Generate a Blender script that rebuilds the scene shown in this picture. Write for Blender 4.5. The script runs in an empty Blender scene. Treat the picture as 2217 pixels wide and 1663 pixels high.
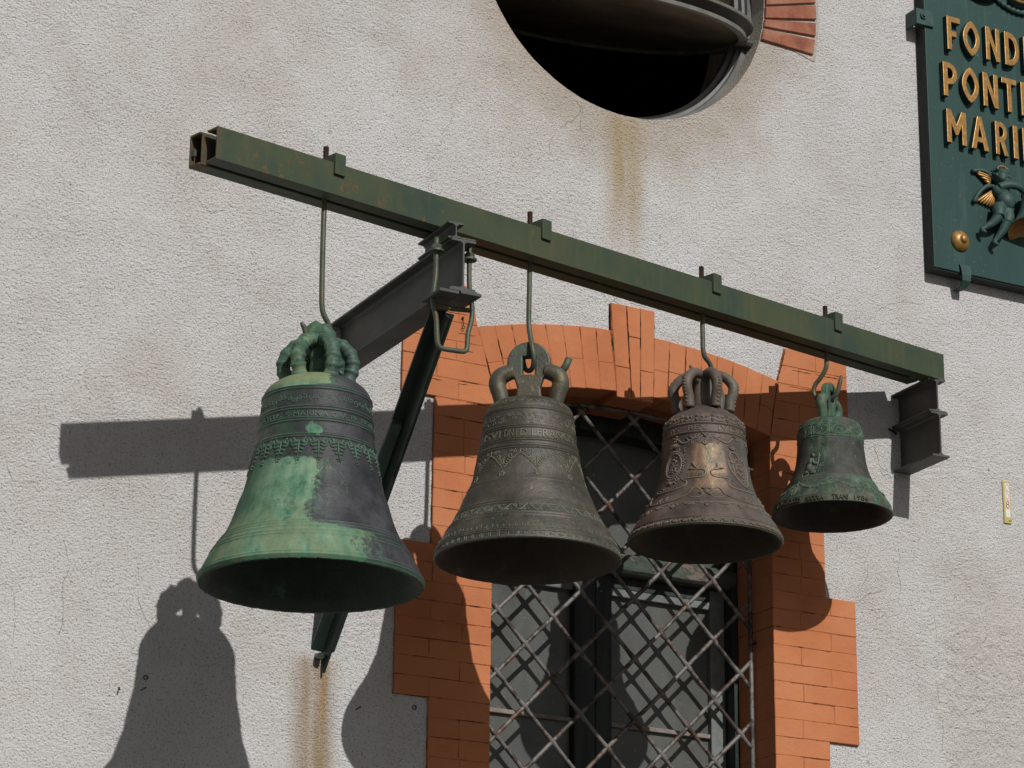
import bpy, math, random
from mathutils import Vector, Matrix, noise as mnoise

random.seed(7)
SC = bpy.context.scene
COL = SC.collection
R = math.radians

# ------------------------------------------------------------------ camera, sky, sun, exposure
cd = bpy.data.cameras.new('camera')
cam = bpy.data.objects.new('camera', cd)
COL.objects.link(cam)
cd.sensor_width = 36.0
cd.lens = 36.0 * 6047.2 / 2217.0
cd.clip_start = 0.1
cd.clip_end = 600.0
YAW, PITCH, ROLL = R(28.6805), R(18.4776), R(0.63095)
fwd = Vector((math.sin(YAW) * math.cos(PITCH), math.cos(YAW) * math.cos(PITCH), math.sin(PITCH)))
rt = Vector((math.cos(YAW), -math.sin(YAW), 0.0))
up = rt.cross(fwd)
rt2 = math.cos(ROLL) * rt + math.sin(ROLL) * up
up2 = -math.sin(ROLL) * rt + math.cos(ROLL) * up
CAMPOS = Vector((0.0, -8.0, 1.6))
M = Matrix((rt2, up2, -fwd)).transposed().to_4x4()
M.translation = CAMPOS
cam.matrix_world = M
SC.camera = cam

SUN_DIR = Vector((0.02, -1.0, 0.68)).normalized()      # towards the sun
world = bpy.data.worlds.new('World')
SC.world = world
world.use_nodes = True
wn = world.node_tree
bg = wn.nodes['Background']
sky = wn.nodes.new('ShaderNodeTexSky')
sky.sky_type = 'NISHITA'
sky.sun_disc = False
sky.sun_elevation = math.asin(SUN_DIR.z)
sky.sun_rotation = math.atan2(SUN_DIR.x, SUN_DIR.y)
sky.air_density = 1.0
sky.dust_density = 1.5
wn.links.new(sky.outputs[0], bg.inputs[0])
bg.inputs[1].default_value = 0.05
sd = bpy.data.lights.new('sun', 'SUN')
sd.energy = 4.7
sd.angle = R(0.5)
sd.color = (1.0, 0.975, 0.945)
sun = bpy.data.objects.new('sun', sd)
COL.objects.link(sun)
sun.rotation_euler = SUN_DIR.to_track_quat('Z', 'Y').to_euler()
sun.location = (5, -20, 20)
vs = SC.view_settings
vs.view_transform = 'Standard'
vs.look = 'None'
vs.exposure = -0.52
vs.gamma = 1.0
vs.use_curve_mapping = False


# ------------------------------------------------------------------ node helper
class NT:
    def __init__(self, name):
        self.mat = bpy.data.materials.new(name)
        self.mat.use_nodes = True
        self.t = self.mat.node_tree
        self.b = self.t.nodes['Principled BSDF']
        self.co = self.t.nodes.new('ShaderNodeTexCoord').outputs['Object']
        self._sep = None

    def put(self, sock, v):
        if isinstance(v, bpy.types.NodeSocket):
            self.t.links.new(v, sock)
        elif v is not None:
            if sock.type == 'RGBA' and len(v) == 3:
                v = (*v, 1.0)
            sock.default_value = v

    def xyz(self):
        if self._sep is None:
            s = self.t.nodes.new('ShaderNodeSeparateXYZ')
            self.t.links.new(self.co, s.inputs[0])
            self._sep = s.outputs
        return self._sep

    def m(self, op, a, b=None, c=None, clamp=False):
        n = self.t.nodes.new('ShaderNodeMath')
        n.operation = op
        n.use_clamp = clamp
        self.put(n.inputs[0], a)
        if b is not None:
            self.put(n.inputs[1], b)
        if c is not None:
            self.put(n.inputs[2], c)
        return n.outputs[0]

    def noise(self, scale, detail=4.0, rough=0.55, vec=None, dist=0.0, out=0):
        n = self.t.nodes.new('ShaderNodeTexNoise')
        self.put(n.inputs['Vector'], vec if vec is not None else self.co)
        n.inputs['Scale'].default_value = scale
        n.inputs['Detail'].default_value = detail
        n.inputs['Roughness'].default_value = rough
        n.inputs['Distortion'].default_value = dist
        return n.outputs[out]

    def voro(self, scale, feature='F1', vec=None, out=0, rand=1.0):
        n = self.t.nodes.new('ShaderNodeTexVoronoi')
        n.feature = feature
        self.put(n.inputs['Vector'], vec if vec is not None else self.co)
        n.inputs['Scale'].default_value = scale
        n.inputs['Randomness'].default_value = rand
        return n.outputs[out]

    def map(self, scale=(1, 1, 1), rot=(0, 0, 0), loc=(0, 0, 0), vec=None):
        n = self.t.nodes.new('ShaderNodeMapping')
        self.put(n.inputs[0], vec if vec is not None else self.co)
        n.inputs['Location'].default_value = loc
        n.inputs['Rotation'].default_value = rot
        n.inputs['Scale'].default_value = scale
        return n.outputs[0]

    def comb(self, x, y, z):
        n = self.t.nodes.new('ShaderNodeCombineXYZ')
        for i, v in enumerate((x, y, z)):
            self.put(n.inputs[i], v)
        return n.outputs[0]

    def vadd(self, a, b, scale=None):
        n = self.t.nodes.new('ShaderNodeVectorMath')
        n.operation = 'MULTIPLY_ADD'
        self.put(n.inputs[0], b)
        n.inputs[1].default_value = (scale,) * 3
        self.put(n.inputs[2], a)
        return n.outputs[0]

    def ramp(self, f, stops, interp='LINEAR'):
        n = self.t.nodes.new('ShaderNodeValToRGB')
        n.color_ramp.interpolation = interp
        e = n.color_ramp.elements
        while len(e) < len(stops):
            e.new(0.5)
        for el, (p, c) in zip(e, stops):
            el.position = p
            if not hasattr(c, '__len__'):
                c = (c, c, c)
            el.color = (*c, 1.0)
        self.put(n.inputs[0], f)
        return n.outputs[0]

    def step(self, f, lo, hi):
        n = self.t.nodes.new('ShaderNodeMapRange')
        n.interpolation_type = 'SMOOTHSTEP'
        self.put(n.inputs[0], f)
        n.inputs[1].default_value = lo
        n.inputs[2].default_value = hi
        return n.outputs[0]

    def mix(self, f, a, b, blend='MIX'):
        n = self.t.nodes.new('ShaderNodeMix')
        n.data_type = 'RGBA'
        n.blend_type = blend
        n.clamp_factor = True
        self.put(n.inputs[0], f)
        self.put(n.inputs[6], a)
        self.put(n.inputs[7], b)
        return n.outputs[2]

    def bump(self, h, strength=0.5, dist=0.01, normal=None):
        n = self.t.nodes.new('ShaderNodeBump')
        n.inputs['Strength'].default_value = strength
        n.inputs['Distance'].default_value = dist
        self.put(n.inputs['Height'], h)
        if normal is not None:
            self.put(n.inputs['Normal'], normal)
        return n.outputs[0]

    def done(self, color=None, rough=0.6, metal=0.0, normal=None, spec=None):
        self.put(self.b.inputs['Base Color'], color)
        self.put(self.b.inputs['Roughness'], rough)
        self.put(self.b.inputs['Metallic'], metal)
        if normal is not None:
            self.put(self.b.inputs['Normal'], normal)
        if spec is not None:
            self.put(self.b.inputs['Specular IOR Level'], spec)
        return self.mat


# ------------------------------------------------------------------ materials
def mat_plaster():
    g = NT('weathered_plaster')
    x, y, z = g.xyz()
    big = g.noise(1.1, 5, 0.6)
    mid = g.noise(5.0, 5, 0.65)
    col = g.ramp(g.m('ADD', g.m('MULTIPLY', big, 0.6), g.m('MULTIPLY', mid, 0.4)),
                 [(0.34, (0.595, 0.555, 0.520)), (0.45, (0.655, 0.630, 0.608)), (0.54, (0.685, 0.672, 0.660)), (0.66, (0.715, 0.713, 0.710))])
    # pinkish wash in patches
    wash = g.step(g.noise(2.3, 6, 0.7, vec=g.map(loc=(7, 3, 1))), 0.5, 0.72)
    col = g.mix(g.m('MULTIPLY', wash, 0.35), col, (0.56, 0.49, 0.435))
    # brown grime ring round the round window
    dx = g.m('SUBTRACT', x, 4.838)
    dz = g.m('SUBTRACT', z, 6.33)
    d = g.m('SQRT', g.m('ADD', g.m('MULTIPLY', dx, dx), g.m('MULTIPLY', dz, dz)))
    d = g.m('ADD', d, g.m('MULTIPLY', g.m('SUBTRACT', g.noise(4.0, 5, 0.6), 0.5), 0.5))
    halo = g.m('SUBTRACT', 1.0, g.step(d, 0.56, 0.92))
    col = g.mix(g.m('MULTIPLY', halo, 0.72), col, (0.47, 0.395, 0.315))
    # rust run below the round window
    def run(cx, w, ztop, zbot, wob, seed):
        c = g.m('ADD', g.m('SUBTRACT', x, cx), g.m('MULTIPLY', g.m('SUBTRACT', g.noise(2.5, 4, 0.6, vec=g.map(loc=(seed, 0, 0))), 0.5), wob))
        a = g.m('SUBTRACT', 1.0, g.step(g.m('ABSOLUTE', c), w * 0.15, w))
        v = g.m('MULTIPLY', g.step(z, zbot, zbot + (ztop - zbot) * 0.75), g.m('SUBTRACT', 1.0, g.step(z, ztop - 0.03, ztop + 0.03)))
        streak = g.step(g.noise(22.0, 3, 0.5, vec=g.map(scale=(1, 1, 0.08), loc=(seed, 0, 0))), 0.25, 0.65)
        return g.m('MULTIPLY', g.m('MULTIPLY', a, v), g.m('ADD', 0.45, g.m('MULTIPLY', streak, 0.55)))
    col = g.mix(g.m('MULTIPLY', run(4.826, 0.125, 5.75, 4.98, 0.05, 3.0), 0.9), col, (0.44, 0.335, 0.195))
    col = g.mix(g.m('MULTIPLY', run(3.668, 0.115, 3.60, 1.0, 0.04, 9.0), 1.0), col, (0.36, 0.265, 0.165))
    col = g.mix(g.m('MULTIPLY', run(3.70, 0.020, 3.56, 3.32, 0.012, 5.0), 0.7), col, (0.42, 0.24, 0.09))
    # rougher repaired patch, lower right
    ex = g.m('ADD', x, g.m('MULTIPLY', g.m('SUBTRACT', g.noise(6, 4, 0.6), 0.5), 0.30))
    ez = g.m('ADD', z, g.m('MULTIPLY', g.m('SUBTRACT', g.noise(5, 4, 0.6, vec=g.map(loc=(2, 2, 2))), 0.5), 0.16))
    patch = g.m('MULTIPLY', g.step(ex, 6.10, 6.26), g.m('SUBTRACT', 1.0, g.step(ez, 3.96, 4.16)))
    col = g.mix(g.m('MULTIPLY', patch, 0.5), col, (0.62, 0.585, 0.535))
    pale = g.m('MULTIPLY', g.step(x, 5.35, 6.0), g.step(z, 4.9, 5.4))
    col = g.mix(g.m('MULTIPLY', pale, g.m('MULTIPLY', mid, 0.7)), col, (0.70, 0.705, 0.71))
    # dark pits and pock marks
    grain = g.noise(150.0, 3, 0.65)
    pits = g.m('SUBTRACT', 1.0, g.step(grain, 0.34, 0.45))
    clus = g.m('ADD', 0.80, g.m('MULTIPLY', g.noise(3.4, 6, 0.7, vec=g.map(loc=(8, 2, 6))), 0.40))
    col = g.mix(g.m('MULTIPLY', g.m('MULTIPLY', pits, clus), 0.72), col, (0.17, 0.145, 0.125))
    pockn = g.noise(34.0, 3, 0.7, vec=g.map(loc=(4, 9, 2)))
    pock = g.step(pockn, 0.66, 0.70)
    col = g.mix(g.m('MULTIPLY', pock, 0.6), col, (0.20, 0.16, 0.13))
    # hairline crazing
    wv = g.vadd(g.co, g.noise(3.0, 5, 0.65, out=1), 0.35)
    edge = g.voro(0.75, 'DISTANCE_TO_EDGE', vec=wv)
    craze = g.m('MULTIPLY', g.m('SUBTRACT', 1.0, g.step(edge, 0.0005, 0.0030)), g.step(g.noise(1.7, 2, 0.5, vec=g.map(loc=(1, 5, 3))), 0.52, 0.66))
    col = g.mix(g.m('MULTIPLY', craze, 0.12), col, (0.16, 0.13, 0.11))
    # relief: sandy grain, trowel drags, lumps in the patch
    drag = g.noise(62.0, 4, 0.65, vec=g.vadd(g.map(rot=(0, R(-24), 0), scale=(0.22, 1, 1.2)), g.noise(1.6, 3, 0.5, out=1), 0.5))
    h = g.m('ADD', g.m('MULTIPLY', g.m('MULTIPLY', grain, clus), 1.5), g.m('MULTIPLY', g.m('MULTIPLY', drag, g.step(g.noise(2.0, 3, 0.5, vec=g.map(loc=(6, 1, 4))), 0.42, 0.60)), 1.1))
    h = g.m('ADD', h, g.m('MULTIPLY', g.m('MULTIPLY', g.noise(78, 3, 0.6), clus), 1.0))
    h = g.m('ADD', h, g.m('MULTIPLY', g.noise(9, 5, 0.6), 0.8))
    h = g.m('SUBTRACT', h, g.m('MULTIPLY', craze, 0.25))
    lump = g.m('MULTIPLY', patch, g.m('MULTIPLY', g.noise(24, 5, 0.62, dist=0.6), 3.2))
    h = g.m('ADD', h, lump)
    return g.done(col, 0.95, 0, g.bump(h, 1.0, 0.0075), spec=0.15)


def mat_painted_brick():
    g = NT('orange_painted_brick')
    n = g.noise(3.0, 5, 0.6)
    col = g.ramp(n, [(0.36, (0.450, 0.152, 0.060)), (0.50, (0.505, 0.180, 0.074)), (0.64, (0.535, 0.205, 0.092))])
    fine = g.noise(55.0, 4, 0.65)
    col = g.mix(g.m('MULTIPLY', g.step(fine, 0.60, 0.78), 0.30), col, (0.36, 0.12, 0.055))
    oi = g.t.nodes.new('ShaderNodeObjectInfo')
    col = g.mix(g.m('MULTIPLY', oi.outputs['Random'], 0.30), col, (0.41, 0.155, 0.072))
    worn_lighter = g.step(g.noise(9.0, 6, 0.7, vec=g.map(loc=(3, 3, 8))), 0.62, 0.70)
    col = g.mix(g.m('MULTIPLY', worn_lighter, 0.25), col, (0.52, 0.27, 0.16))
    soot = g.step(g.noise(42.0, 5, 0.75, vec=g.map(loc=(1, 6, 2))), 0.66, 0.72)
    col = g.mix(g.m('MULTIPLY', soot, 0.55), col, (0.14, 0.055, 0.03))
    h = g.m('ADD', g.noise(38, 5, 0.6), g.m('MULTIPLY', fine, 0.3))
    return g.done(col, 0.8, 0, g.bump(h, 0.6, 0.004), spec=0.25)


def mat_joint():
    g = NT('orange_painted_joint')
    n = g.noise(11.0, 5, 0.7)
    col = g.ramp(n, [(0.38, (0.045, 0.020, 0.012)), (0.45, (0.28, 0.102, 0.045)), (0.54, (0.44, 0.158, 0.066))])
    return g.done(col, 0.9, 0, g.bump(g.noise(90, 4, 0.6), 0.8, 0.004), spec=0.1)


def mat_red_brick():
    g = NT('bare_red_brick')
    n = g.noise(7.0, 5, 0.6)
    f = g.noise(130.0, 3, 0.7)
    col = g.ramp(n, [(0.38, (0.23, 0.085, 0.055)), (0.5, (0.32, 0.125, 0.078)), (0.62, (0.37, 0.18, 0.12))])
    col = g.mix(g.m('MULTIPLY', g.step(f, 0.56, 0.7), 0.45), col, (0.16, 0.07, 0.05))
    return g.done(col, 0.9, 0, g.bump(f, 0.8, 0.004), spec=0.15)


def mat_lime():
    g = NT('pale_lime_mortar')
    f = g.noise(120.0, 3, 0.7)
    col = g.ramp(f, [(0.35, (0.33, 0.30, 0.26)), (0.65, (0.50, 0.46, 0.41))])
    return g.done(col, 0.95, 0, g.bump(f, 0.8, 0.004), spec=0.1)


def mat_beam():
    g = NT('green_beam_paint')
    n = g.noise(2.2, 5, 0.65)
    x, y, z = g.xyz()
    col = g.ramp(n, [(0.38, (0.032, 0.056, 0.042)), (0.5, (0.047, 0.066, 0.038)), (0.62, (0.062, 0.074, 0.038))])
    st = g.noise(30.0, 4, 0.6, vec=g.map(scale=(1, 1, 0.12)))
    col = g.mix(g.m('MULTIPLY', g.step(st, 0.50, 0.66), 0.28), col, (0.095, 0.088, 0.040))
    # rust freckles, thicker towards the free end
    rn = g.noise(26.0, 7, 0.75)
    end = g.m('SUBTRACT', 1.0, g.step(x, -0.90, 0.4))
    thr = g.m('SUBTRACT', rn, g.m('SUBTRACT', 0.62, g.m('MULTIPLY', end, 0.07)))
    rust = g.step(thr, 0.0, 0.05)
    col = g.mix(g.m('MULTIPLY', rust, 0.75), col, (0.130, 0.078, 0.028))
    tip = g.m('MULTIPLY', g.m('SUBTRACT', 1.0, g.step(x, -0.905, -0.875)), g.step(g.noise(14, 5, 0.7), 0.35, 0.55))
    col = g.mix(g.m('MULTIPLY', tip, 0.6), col, (0.105, 0.048, 0.020))
    return g.done(col, 0.55, 0, g.bump(g.m('ADD', rn, g.m('MULTIPLY', g.noise(60, 3, 0.5), 0.4)), 0.35, 0.003), spec=0.35)


def mat_dark_steel():
    g = NT('dark_grey_green_steel')
    n = g.noise(6.0, 5, 0.65)
    col = g.ramp(n, [(0.3, (0.050, 0.056, 0.050)), (0.6, (0.082, 0.086, 0.076)), (0.75, (0.11, 0.112, 0.095))])
    rn = g.noise(30.0, 7, 0.75)
    col = g.mix(g.m('MULTIPLY', g.step(rn, 0.62, 0.70), 0.7), col, (0.16, 0.155, 0.12))
    col = g.mix(g.m('MULTIPLY', g.step(g.noise(19, 6, 0.7, vec=g.map(loc=(5, 5, 5))), 0.64, 0.7), 0.7), col, (0.14, 0.06, 0.025))
    return g.done(col, 0.6, 0, g.bump(rn, 0.5, 0.003), spec=0.35)


def mat_strut():
    g = NT('blackish_green_steel')
    n = g.noise(7.0, 5, 0.65)
    col = g.ramp(n, [(0.35, (0.012, 0.018, 0.015)), (0.6, (0.018, 0.034, 0.026)), (0.75, (0.03, 0.062, 0.045))])
    sp = g.step(g.noise(85, 3, 0.6), 0.70, 0.76)
    col = g.mix(g.m('MULTIPLY', sp, 0.7), col, (0.16, 0.17, 0.15))
    return g.done(col, 0.38, 0, g.bump(g.noise(40, 4, 0.6), 0.3, 0.002), spec=0.5)


def mat_rod():
    g = NT('weathered_green_rod')
    n = g.noise(14.0, 5, 0.7)
    col = g.ramp(n, [(0.33, (0.055, 0.075, 0.055)), (0.5, (0.085, 0.10, 0.068)), (0.62, (0.11, 0.088, 0.045)), (0.75, (0.105, 0.06, 0.03))])
    return g.done(col, 0.5, 0.15, g.bump(g.noise(70, 4, 0.6), 0.5, 0.002), spec=0.4)


def mat_rust_thread():
    g = NT('rusty_thread')
    n = g.noise(40.0, 5, 0.7)
    col = g.ramp(n, [(0.35, (0.03, 0.018, 0.012)), (0.6, (0.075, 0.04, 0.022))])
    return g.done(col, 0.8, 0.1)


def mat_grille():
    g = NT('rusty_grille_steel')
    n = g.noise(9.0, 6, 0.7)
    f = g.noise(70.0, 5, 0.7)
    rust = g.step(g.m('ADD', g.m('MULTIPLY', n, 0.65), g.m('MULTIPLY', f, 0.35)), 0.50, 0.58)
    col = g.mix(rust, (0.165, 0.155, 0.145), (0.105, 0.060, 0.038))
    col = g.mix(g.step(g.noise(16, 5, 0.7, vec=g.map(loc=(9, 1, 1))), 0.50, 0.58), col, (0.055, 0.042, 0.036))
    return g.done(col, 0.55, 0.25, g.bump(f, 0.6, 0.003), spec=0.4)


def mat_window_wood():
    g = NT('dark_green_window_wood')
    gr = g.noise(30.0, 5, 0.6, vec=g.map(scale=(1, 1, 0.06)))
    col = g.ramp(gr, [(0.35, (0.016, 0.020, 0.018)), (0.65, (0.035, 0.045, 0.040))])
    col = g.mix(g.m('MULTIPLY', g.step(g.noise(45, 5, 0.7), 0.62, 0.7), 0.5), col, (0.10, 0.11, 0.10))
    return g.done(col, 0.6, 0, g.bump(gr, 0.5, 0.003), spec=0.3)


def mat_flaky_wood():
    g = NT('flaking_green_wood')
    gr = g.noise(22.0, 6, 0.7, vec=g.map(scale=(0.25, 1, 1)))
    flake = g.step(g.noise(20, 7, 0.75, dist=0.5, vec=g.map(scale=(0.5, 1, 1))), 0.52, 0.56)
    col = g.mix(flake, g.ramp(gr, [(0.38, (0.048, 0.064, 0.050)), (0.62, (0.090, 0.108, 0.085))]), (0.15, 0.125, 0.105))
    return g.done(col, 0.75, 0, g.bump(g.m('ADD', gr, g.m('MULTIPLY', flake, 0.8)), 0.8, 0.004), spec=0.2)


def mat_pane():
    g = NT('dusty_grey_pane')
    n = g.noise(5.0, 5, 0.6)
    col = g.ramp(n, [(0.3, (0.070, 0.074, 0.068)), (0.7, (0.105, 0.108, 0.098))])
    wipe = g.step(g.noise(7.0, 6, 0.7, vec=g.map(scale=(1, 1, 0.3), rot=(0, R(20), 0))), 0.46, 0.62)
    col = g.mix(g.m('MULTIPLY', wipe, 0.35), col, (0.125, 0.130, 0.118))
    col = g.mix(g.m('MULTIPLY', g.step(g.noise(95, 3, 0.6), 0.64, 0.70), 0.5), col, (0.24, 0.24, 0.22))
    return g.done(col, 0.34, 0, spec=0.45)


def mat_flat(name, c, rough=0.7, metal=0.0, bump=None, var=0.25, scale=12.0, spec=0.35):
    g = NT(name)
    n = g.noise(scale, 5, 0.65)
    lo = tuple(v * (1 - var) for v in c)
    hi = tuple(min(1, v * (1 + var)) for v in c)
    col = g.ramp(n, [(0.3, lo), (0.7, hi)])
    nb = g.bump(g.noise(scale * 5, 4, 0.6), bump, 0.003) if bump else None
    return g.done(col, rough, metal, nb, spec)


def mat_gold():
    g = NT('worn_gold_paint')
    n = g.noise(60.0, 5, 0.7)
    col = g.ramp(n, [(0.3, (0.27, 0.135, 0.035)), (0.55, (0.40, 0.22, 0.062)), (0.75, (0.55, 0.36, 0.13))])
    return g.done(col, 0.42, 0.45, g.bump(n, 0.3, 0.002), spec=0.5)


def mat_sign():
    g = NT('dark_green_enamel')
    n = g.noise(3.0, 5, 0.6, vec=g.map(scale=(1, 1, 0.25)))
    col = g.ramp(n, [(0.3, (0.013, 0.045, 0.040)), (0.7, (0.021, 0.066, 0.057))])
    dust = g.step(g.noise(26.0, 6, 0.7, vec=g.map(scale=(1, 1, 0.10))), 0.52, 0.68)
    col = g.mix(g.m('MULTIPLY', dust, 0.30), col, (0.060, 0.115, 0.100))
    sc = g.step(g.noise(90, 4, 0.65), 0.66, 0.70)
    col = g.mix(g.m('MULTIPLY', sc, 0.5), col, (0.20, 0.25, 0.22))
    return g.done(col, 0.5, 0, g.bump(g.noise(25, 4, 0.6), 0.15, 0.003), spec=0.4)


def theta_deg(g):
    x, y, z = g.xyz()
    a = g.m('ARCTAN2', x, g.m('MULTIPLY', y, -1.0))
    return g.m('MULTIPLY', a, 57.29578)


def bell_common(g, streak=60.0):
    """vertical run-off streaks and fine grain, shared by the four bells"""
    st = g.noise(streak, 4, 0.6, vec=g.map(scale=(1, 1, 0.10)))
    gr = g.noise(150.0, 4, 0.7)
    return st, gr


def worn_lighter(g, col, k, c):  # raised relief lighter than its ground: wear plus highlights put into the colour
    return g.mix(k, col, c) if k else col


def mat_bell_big(relief=0.0):
    g = NT('bronze_half_green_patina')
    x, y, z = g.xyz()
    th = theta_deg(g)
    st, gr = bell_common(g)
    br = g.noise(13.0, 6, 0.72)
    # angular edge of the pale patina by height (measured on the bell): (height, degrees)
    hz = g.m('DIVIDE', z, 0.70)
    def code(d):
        return (d + 90.0) / 180.0
    edge = g.ramp(hz, [(0.0, code(27)), (0.15, code(31)), (0.172, code(4)), (0.20, code(-3)), (0.25, code(-4)), (0.33, code(3)),
                       (0.42, code(6)), (0.475, code(8)), (0.50, code(-12)), (0.82, code(-14)), (0.835, code(16)), (1.0, code(18))])
    ed = g.m('SUBTRACT', g.m('MULTIPLY', edge, 180.0), 90.0)
    wob = g.m('ADD', g.m('MULTIPLY', g.m('SUBTRACT', br, 0.5), 30.0), g.m('MULTIPLY', g.m('SUBTRACT', g.noise(75, 6, 0.8), 0.5), 30.0))
    wob = g.m('ADD', wob, g.m('MULTIPLY', g.m('SUBTRACT', g.noise(30, 5, 0.7, vec=g.map(scale=(1, 1, 0.12))), 0.5), 34.0))
    side = g.m('SUBTRACT', 1.0, g.step(g.m('ADD', g.m('SUBTRACT', th, ed), wob), -3.5, 2.5))
    back = g.step(th, -150.0, -95.0)
    soft = g.m('SUBTRACT', 1.0, g.step(g.m('ADD', g.m('SUBTRACT', th, ed), g.m('MULTIPLY', g.m('SUBTRACT', g.noise(18, 6, 0.75), 0.5), 90.0)), -6.0, 26.0))
    side = g.m('MULTIPLY', side, back)
    soft = g.m('MULTIPLY', soft, back)
    # ornament zone keeps its dark skin except for one bright blotch
    zone = g.m('MULTIPLY', g.step(z, 0.335, 0.352), g.m('SUBTRACT', 1.0, g.step(z, 0.572, 0.578)))
    zn = g.m('ADD', z, g.m('MULTIPLY', g.m('SUBTRACT', br, 0.5), 0.055))
    zone = g.m('MULTIPLY', g.step(zn, 0.338, 0.348), g.m('SUBTRACT', 1.0, g.step(z, 0.572, 0.578)))
    bx = g.m('DIVIDE', g.m('SUBTRACT', th, -3.0), 10.0)
    bz = g.m('DIVIDE', g.m('SUBTRACT', z, 0.436), 0.020)
    bd = g.m('SQRT', g.m('ADD', g.m('MULTIPLY', bx, bx), g.m('MULTIPLY', bz, bz)))
    blot = g.m('SUBTRACT', 1.0, g.step(g.m('ADD', bd, g.m('MULTIPLY', g.m('SUBTRACT', g.noise(30, 5, 0.7), 0.5), 2.4)), 0.75, 0.95))
    pale = g.m('MULTIPLY', side, g.m('SUBTRACT', 1.0, zone))
    pale = g.m('MAXIMUM', pale, blot)
    # colours
    dark = g.ramp(g.noise(9, 5, 0.65), [(0.38, (0.022, 0.023, 0.026)), (0.5, (0.038, 0.038, 0.043)), (0.64, (0.062, 0.063, 0.068))])
    dark = g.mix(g.m('MULTIPLY', g.step(gr, 0.62, 0.72), 0.35), dark, (0.11, 0.13, 0.12))
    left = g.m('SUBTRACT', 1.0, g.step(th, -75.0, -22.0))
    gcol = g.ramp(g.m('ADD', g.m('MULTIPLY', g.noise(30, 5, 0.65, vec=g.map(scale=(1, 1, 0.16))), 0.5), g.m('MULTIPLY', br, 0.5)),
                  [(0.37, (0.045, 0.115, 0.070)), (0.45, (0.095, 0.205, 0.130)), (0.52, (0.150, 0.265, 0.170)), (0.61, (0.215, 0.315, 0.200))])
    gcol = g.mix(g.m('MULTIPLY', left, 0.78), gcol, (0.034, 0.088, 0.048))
    blot2 = g.step(g.noise(6.5, 6, 0.7, vec=g.map(loc=(2, 8, 5), scale=(1, 1, 0.5))), 0.48, 0.62)
    gcol = g.mix(g.m('MULTIPLY', blot2, 0.35), gcol, (0.062, 0.145, 0.088))
    scr = g.step(g.noise(34, 6, 0.75, vec=g.map(scale=(1, 1, 1.6))), 0.60, 0.66)
    gcol = g.mix(g.m('MULTIPLY', scr, 0.6), gcol, (0.050, 0.070, 0.052))
    holes = g.step(g.noise(11, 7, 0.8, vec=g.map(loc=(5, 2, 9))), 0.59, 0.66)
    gcol = g.mix(g.m('MULTIPLY', holes, 0.55), gcol, (0.048, 0.072, 0.055))
    low = g.m('SUBTRACT', 1.0, g.step(z, 0.14, 0.22))
    gcol = g.mix(g.m('MULTIPLY', low, g.m('MULTIPLY', g.step(g.noise(17, 6, 0.7, vec=g.map(scale=(1, 1, 0.35), loc=(3, 1, 1))), 0.42, 0.60), 0.6)), gcol, (0.185, 0.215, 0.115))
    crown = g.step(z, 0.575, 0.60)
    gcol = g.mix(g.m('MULTIPLY', crown, 0.75), gcol, (0.205, 0.230, 0.115))
    canon = g.step(z, 0.652, 0.668)
    gcol = g.mix(g.m('MULTIPLY', canon, g.step(g.noise(26, 6, 0.75), 0.42, 0.54)), gcol, (0.034, 0.046, 0.040))
    gcol = g.mix(g.m('MULTIPLY', g.step(gr, 0.60, 0.70), 0.45), gcol, (0.055, 0.10, 0.062))
    # green bloom over the dark relief on the left side
    bloom = g.m('MULTIPLY', g.m('SUBTRACT', 1.0, g.step(th, -45.0, 5.0)), g.step(g.noise(24, 5, 0.7), 0.36, 0.58))
    dark2 = g.mix(g.m('MULTIPLY', bloom, 0.75), dark, (0.058, 0.105, 0.062))
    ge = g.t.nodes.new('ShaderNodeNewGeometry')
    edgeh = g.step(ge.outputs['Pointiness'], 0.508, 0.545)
    film = g.m('MULTIPLY', g.m('MULTIPLY', soft, g.m('SUBTRACT', 1.0, zone)), g.step(g.noise(48, 6, 0.78, vec=g.map(scale=(1, 1, 0.4))), 0.45, 0.62))
    dark2 = g.mix(g.m('MULTIPLY', film, 0.8), dark2, (0.085, 0.150, 0.105))
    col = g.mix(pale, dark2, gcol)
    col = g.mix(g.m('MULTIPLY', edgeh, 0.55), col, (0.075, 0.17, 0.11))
    col = worn_lighter(g, col, relief, (0.085, 0.155, 0.105))
    lip = g.m('SUBTRACT', 1.0, g.step(g.m('ADD', z, g.m('MULTIPLY', gr, 0.012)), 0.010, 0.020))
    col = g.mix(g.m('MULTIPLY', lip, 0.6), col, (0.045, 0.125, 0.070))
    rough = g.m('ADD', 0.50, g.m('MULTIPLY', pale, 0.30))
    h = g.m('ADD', g.m('MULTIPLY', gr, 0.6), g.m('MULTIPLY', pale, 0.5))
    h = g.m('ADD', h, g.m('MULTIPLY', g.noise(14, 5, 0.65, vec=g.map(scale=(0.5, 0.5, 9))), 0.5))
    return g.done(col, rough, 0.03, g.bump(h, 0.7, 0.0028), spec=0.3)


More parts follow.
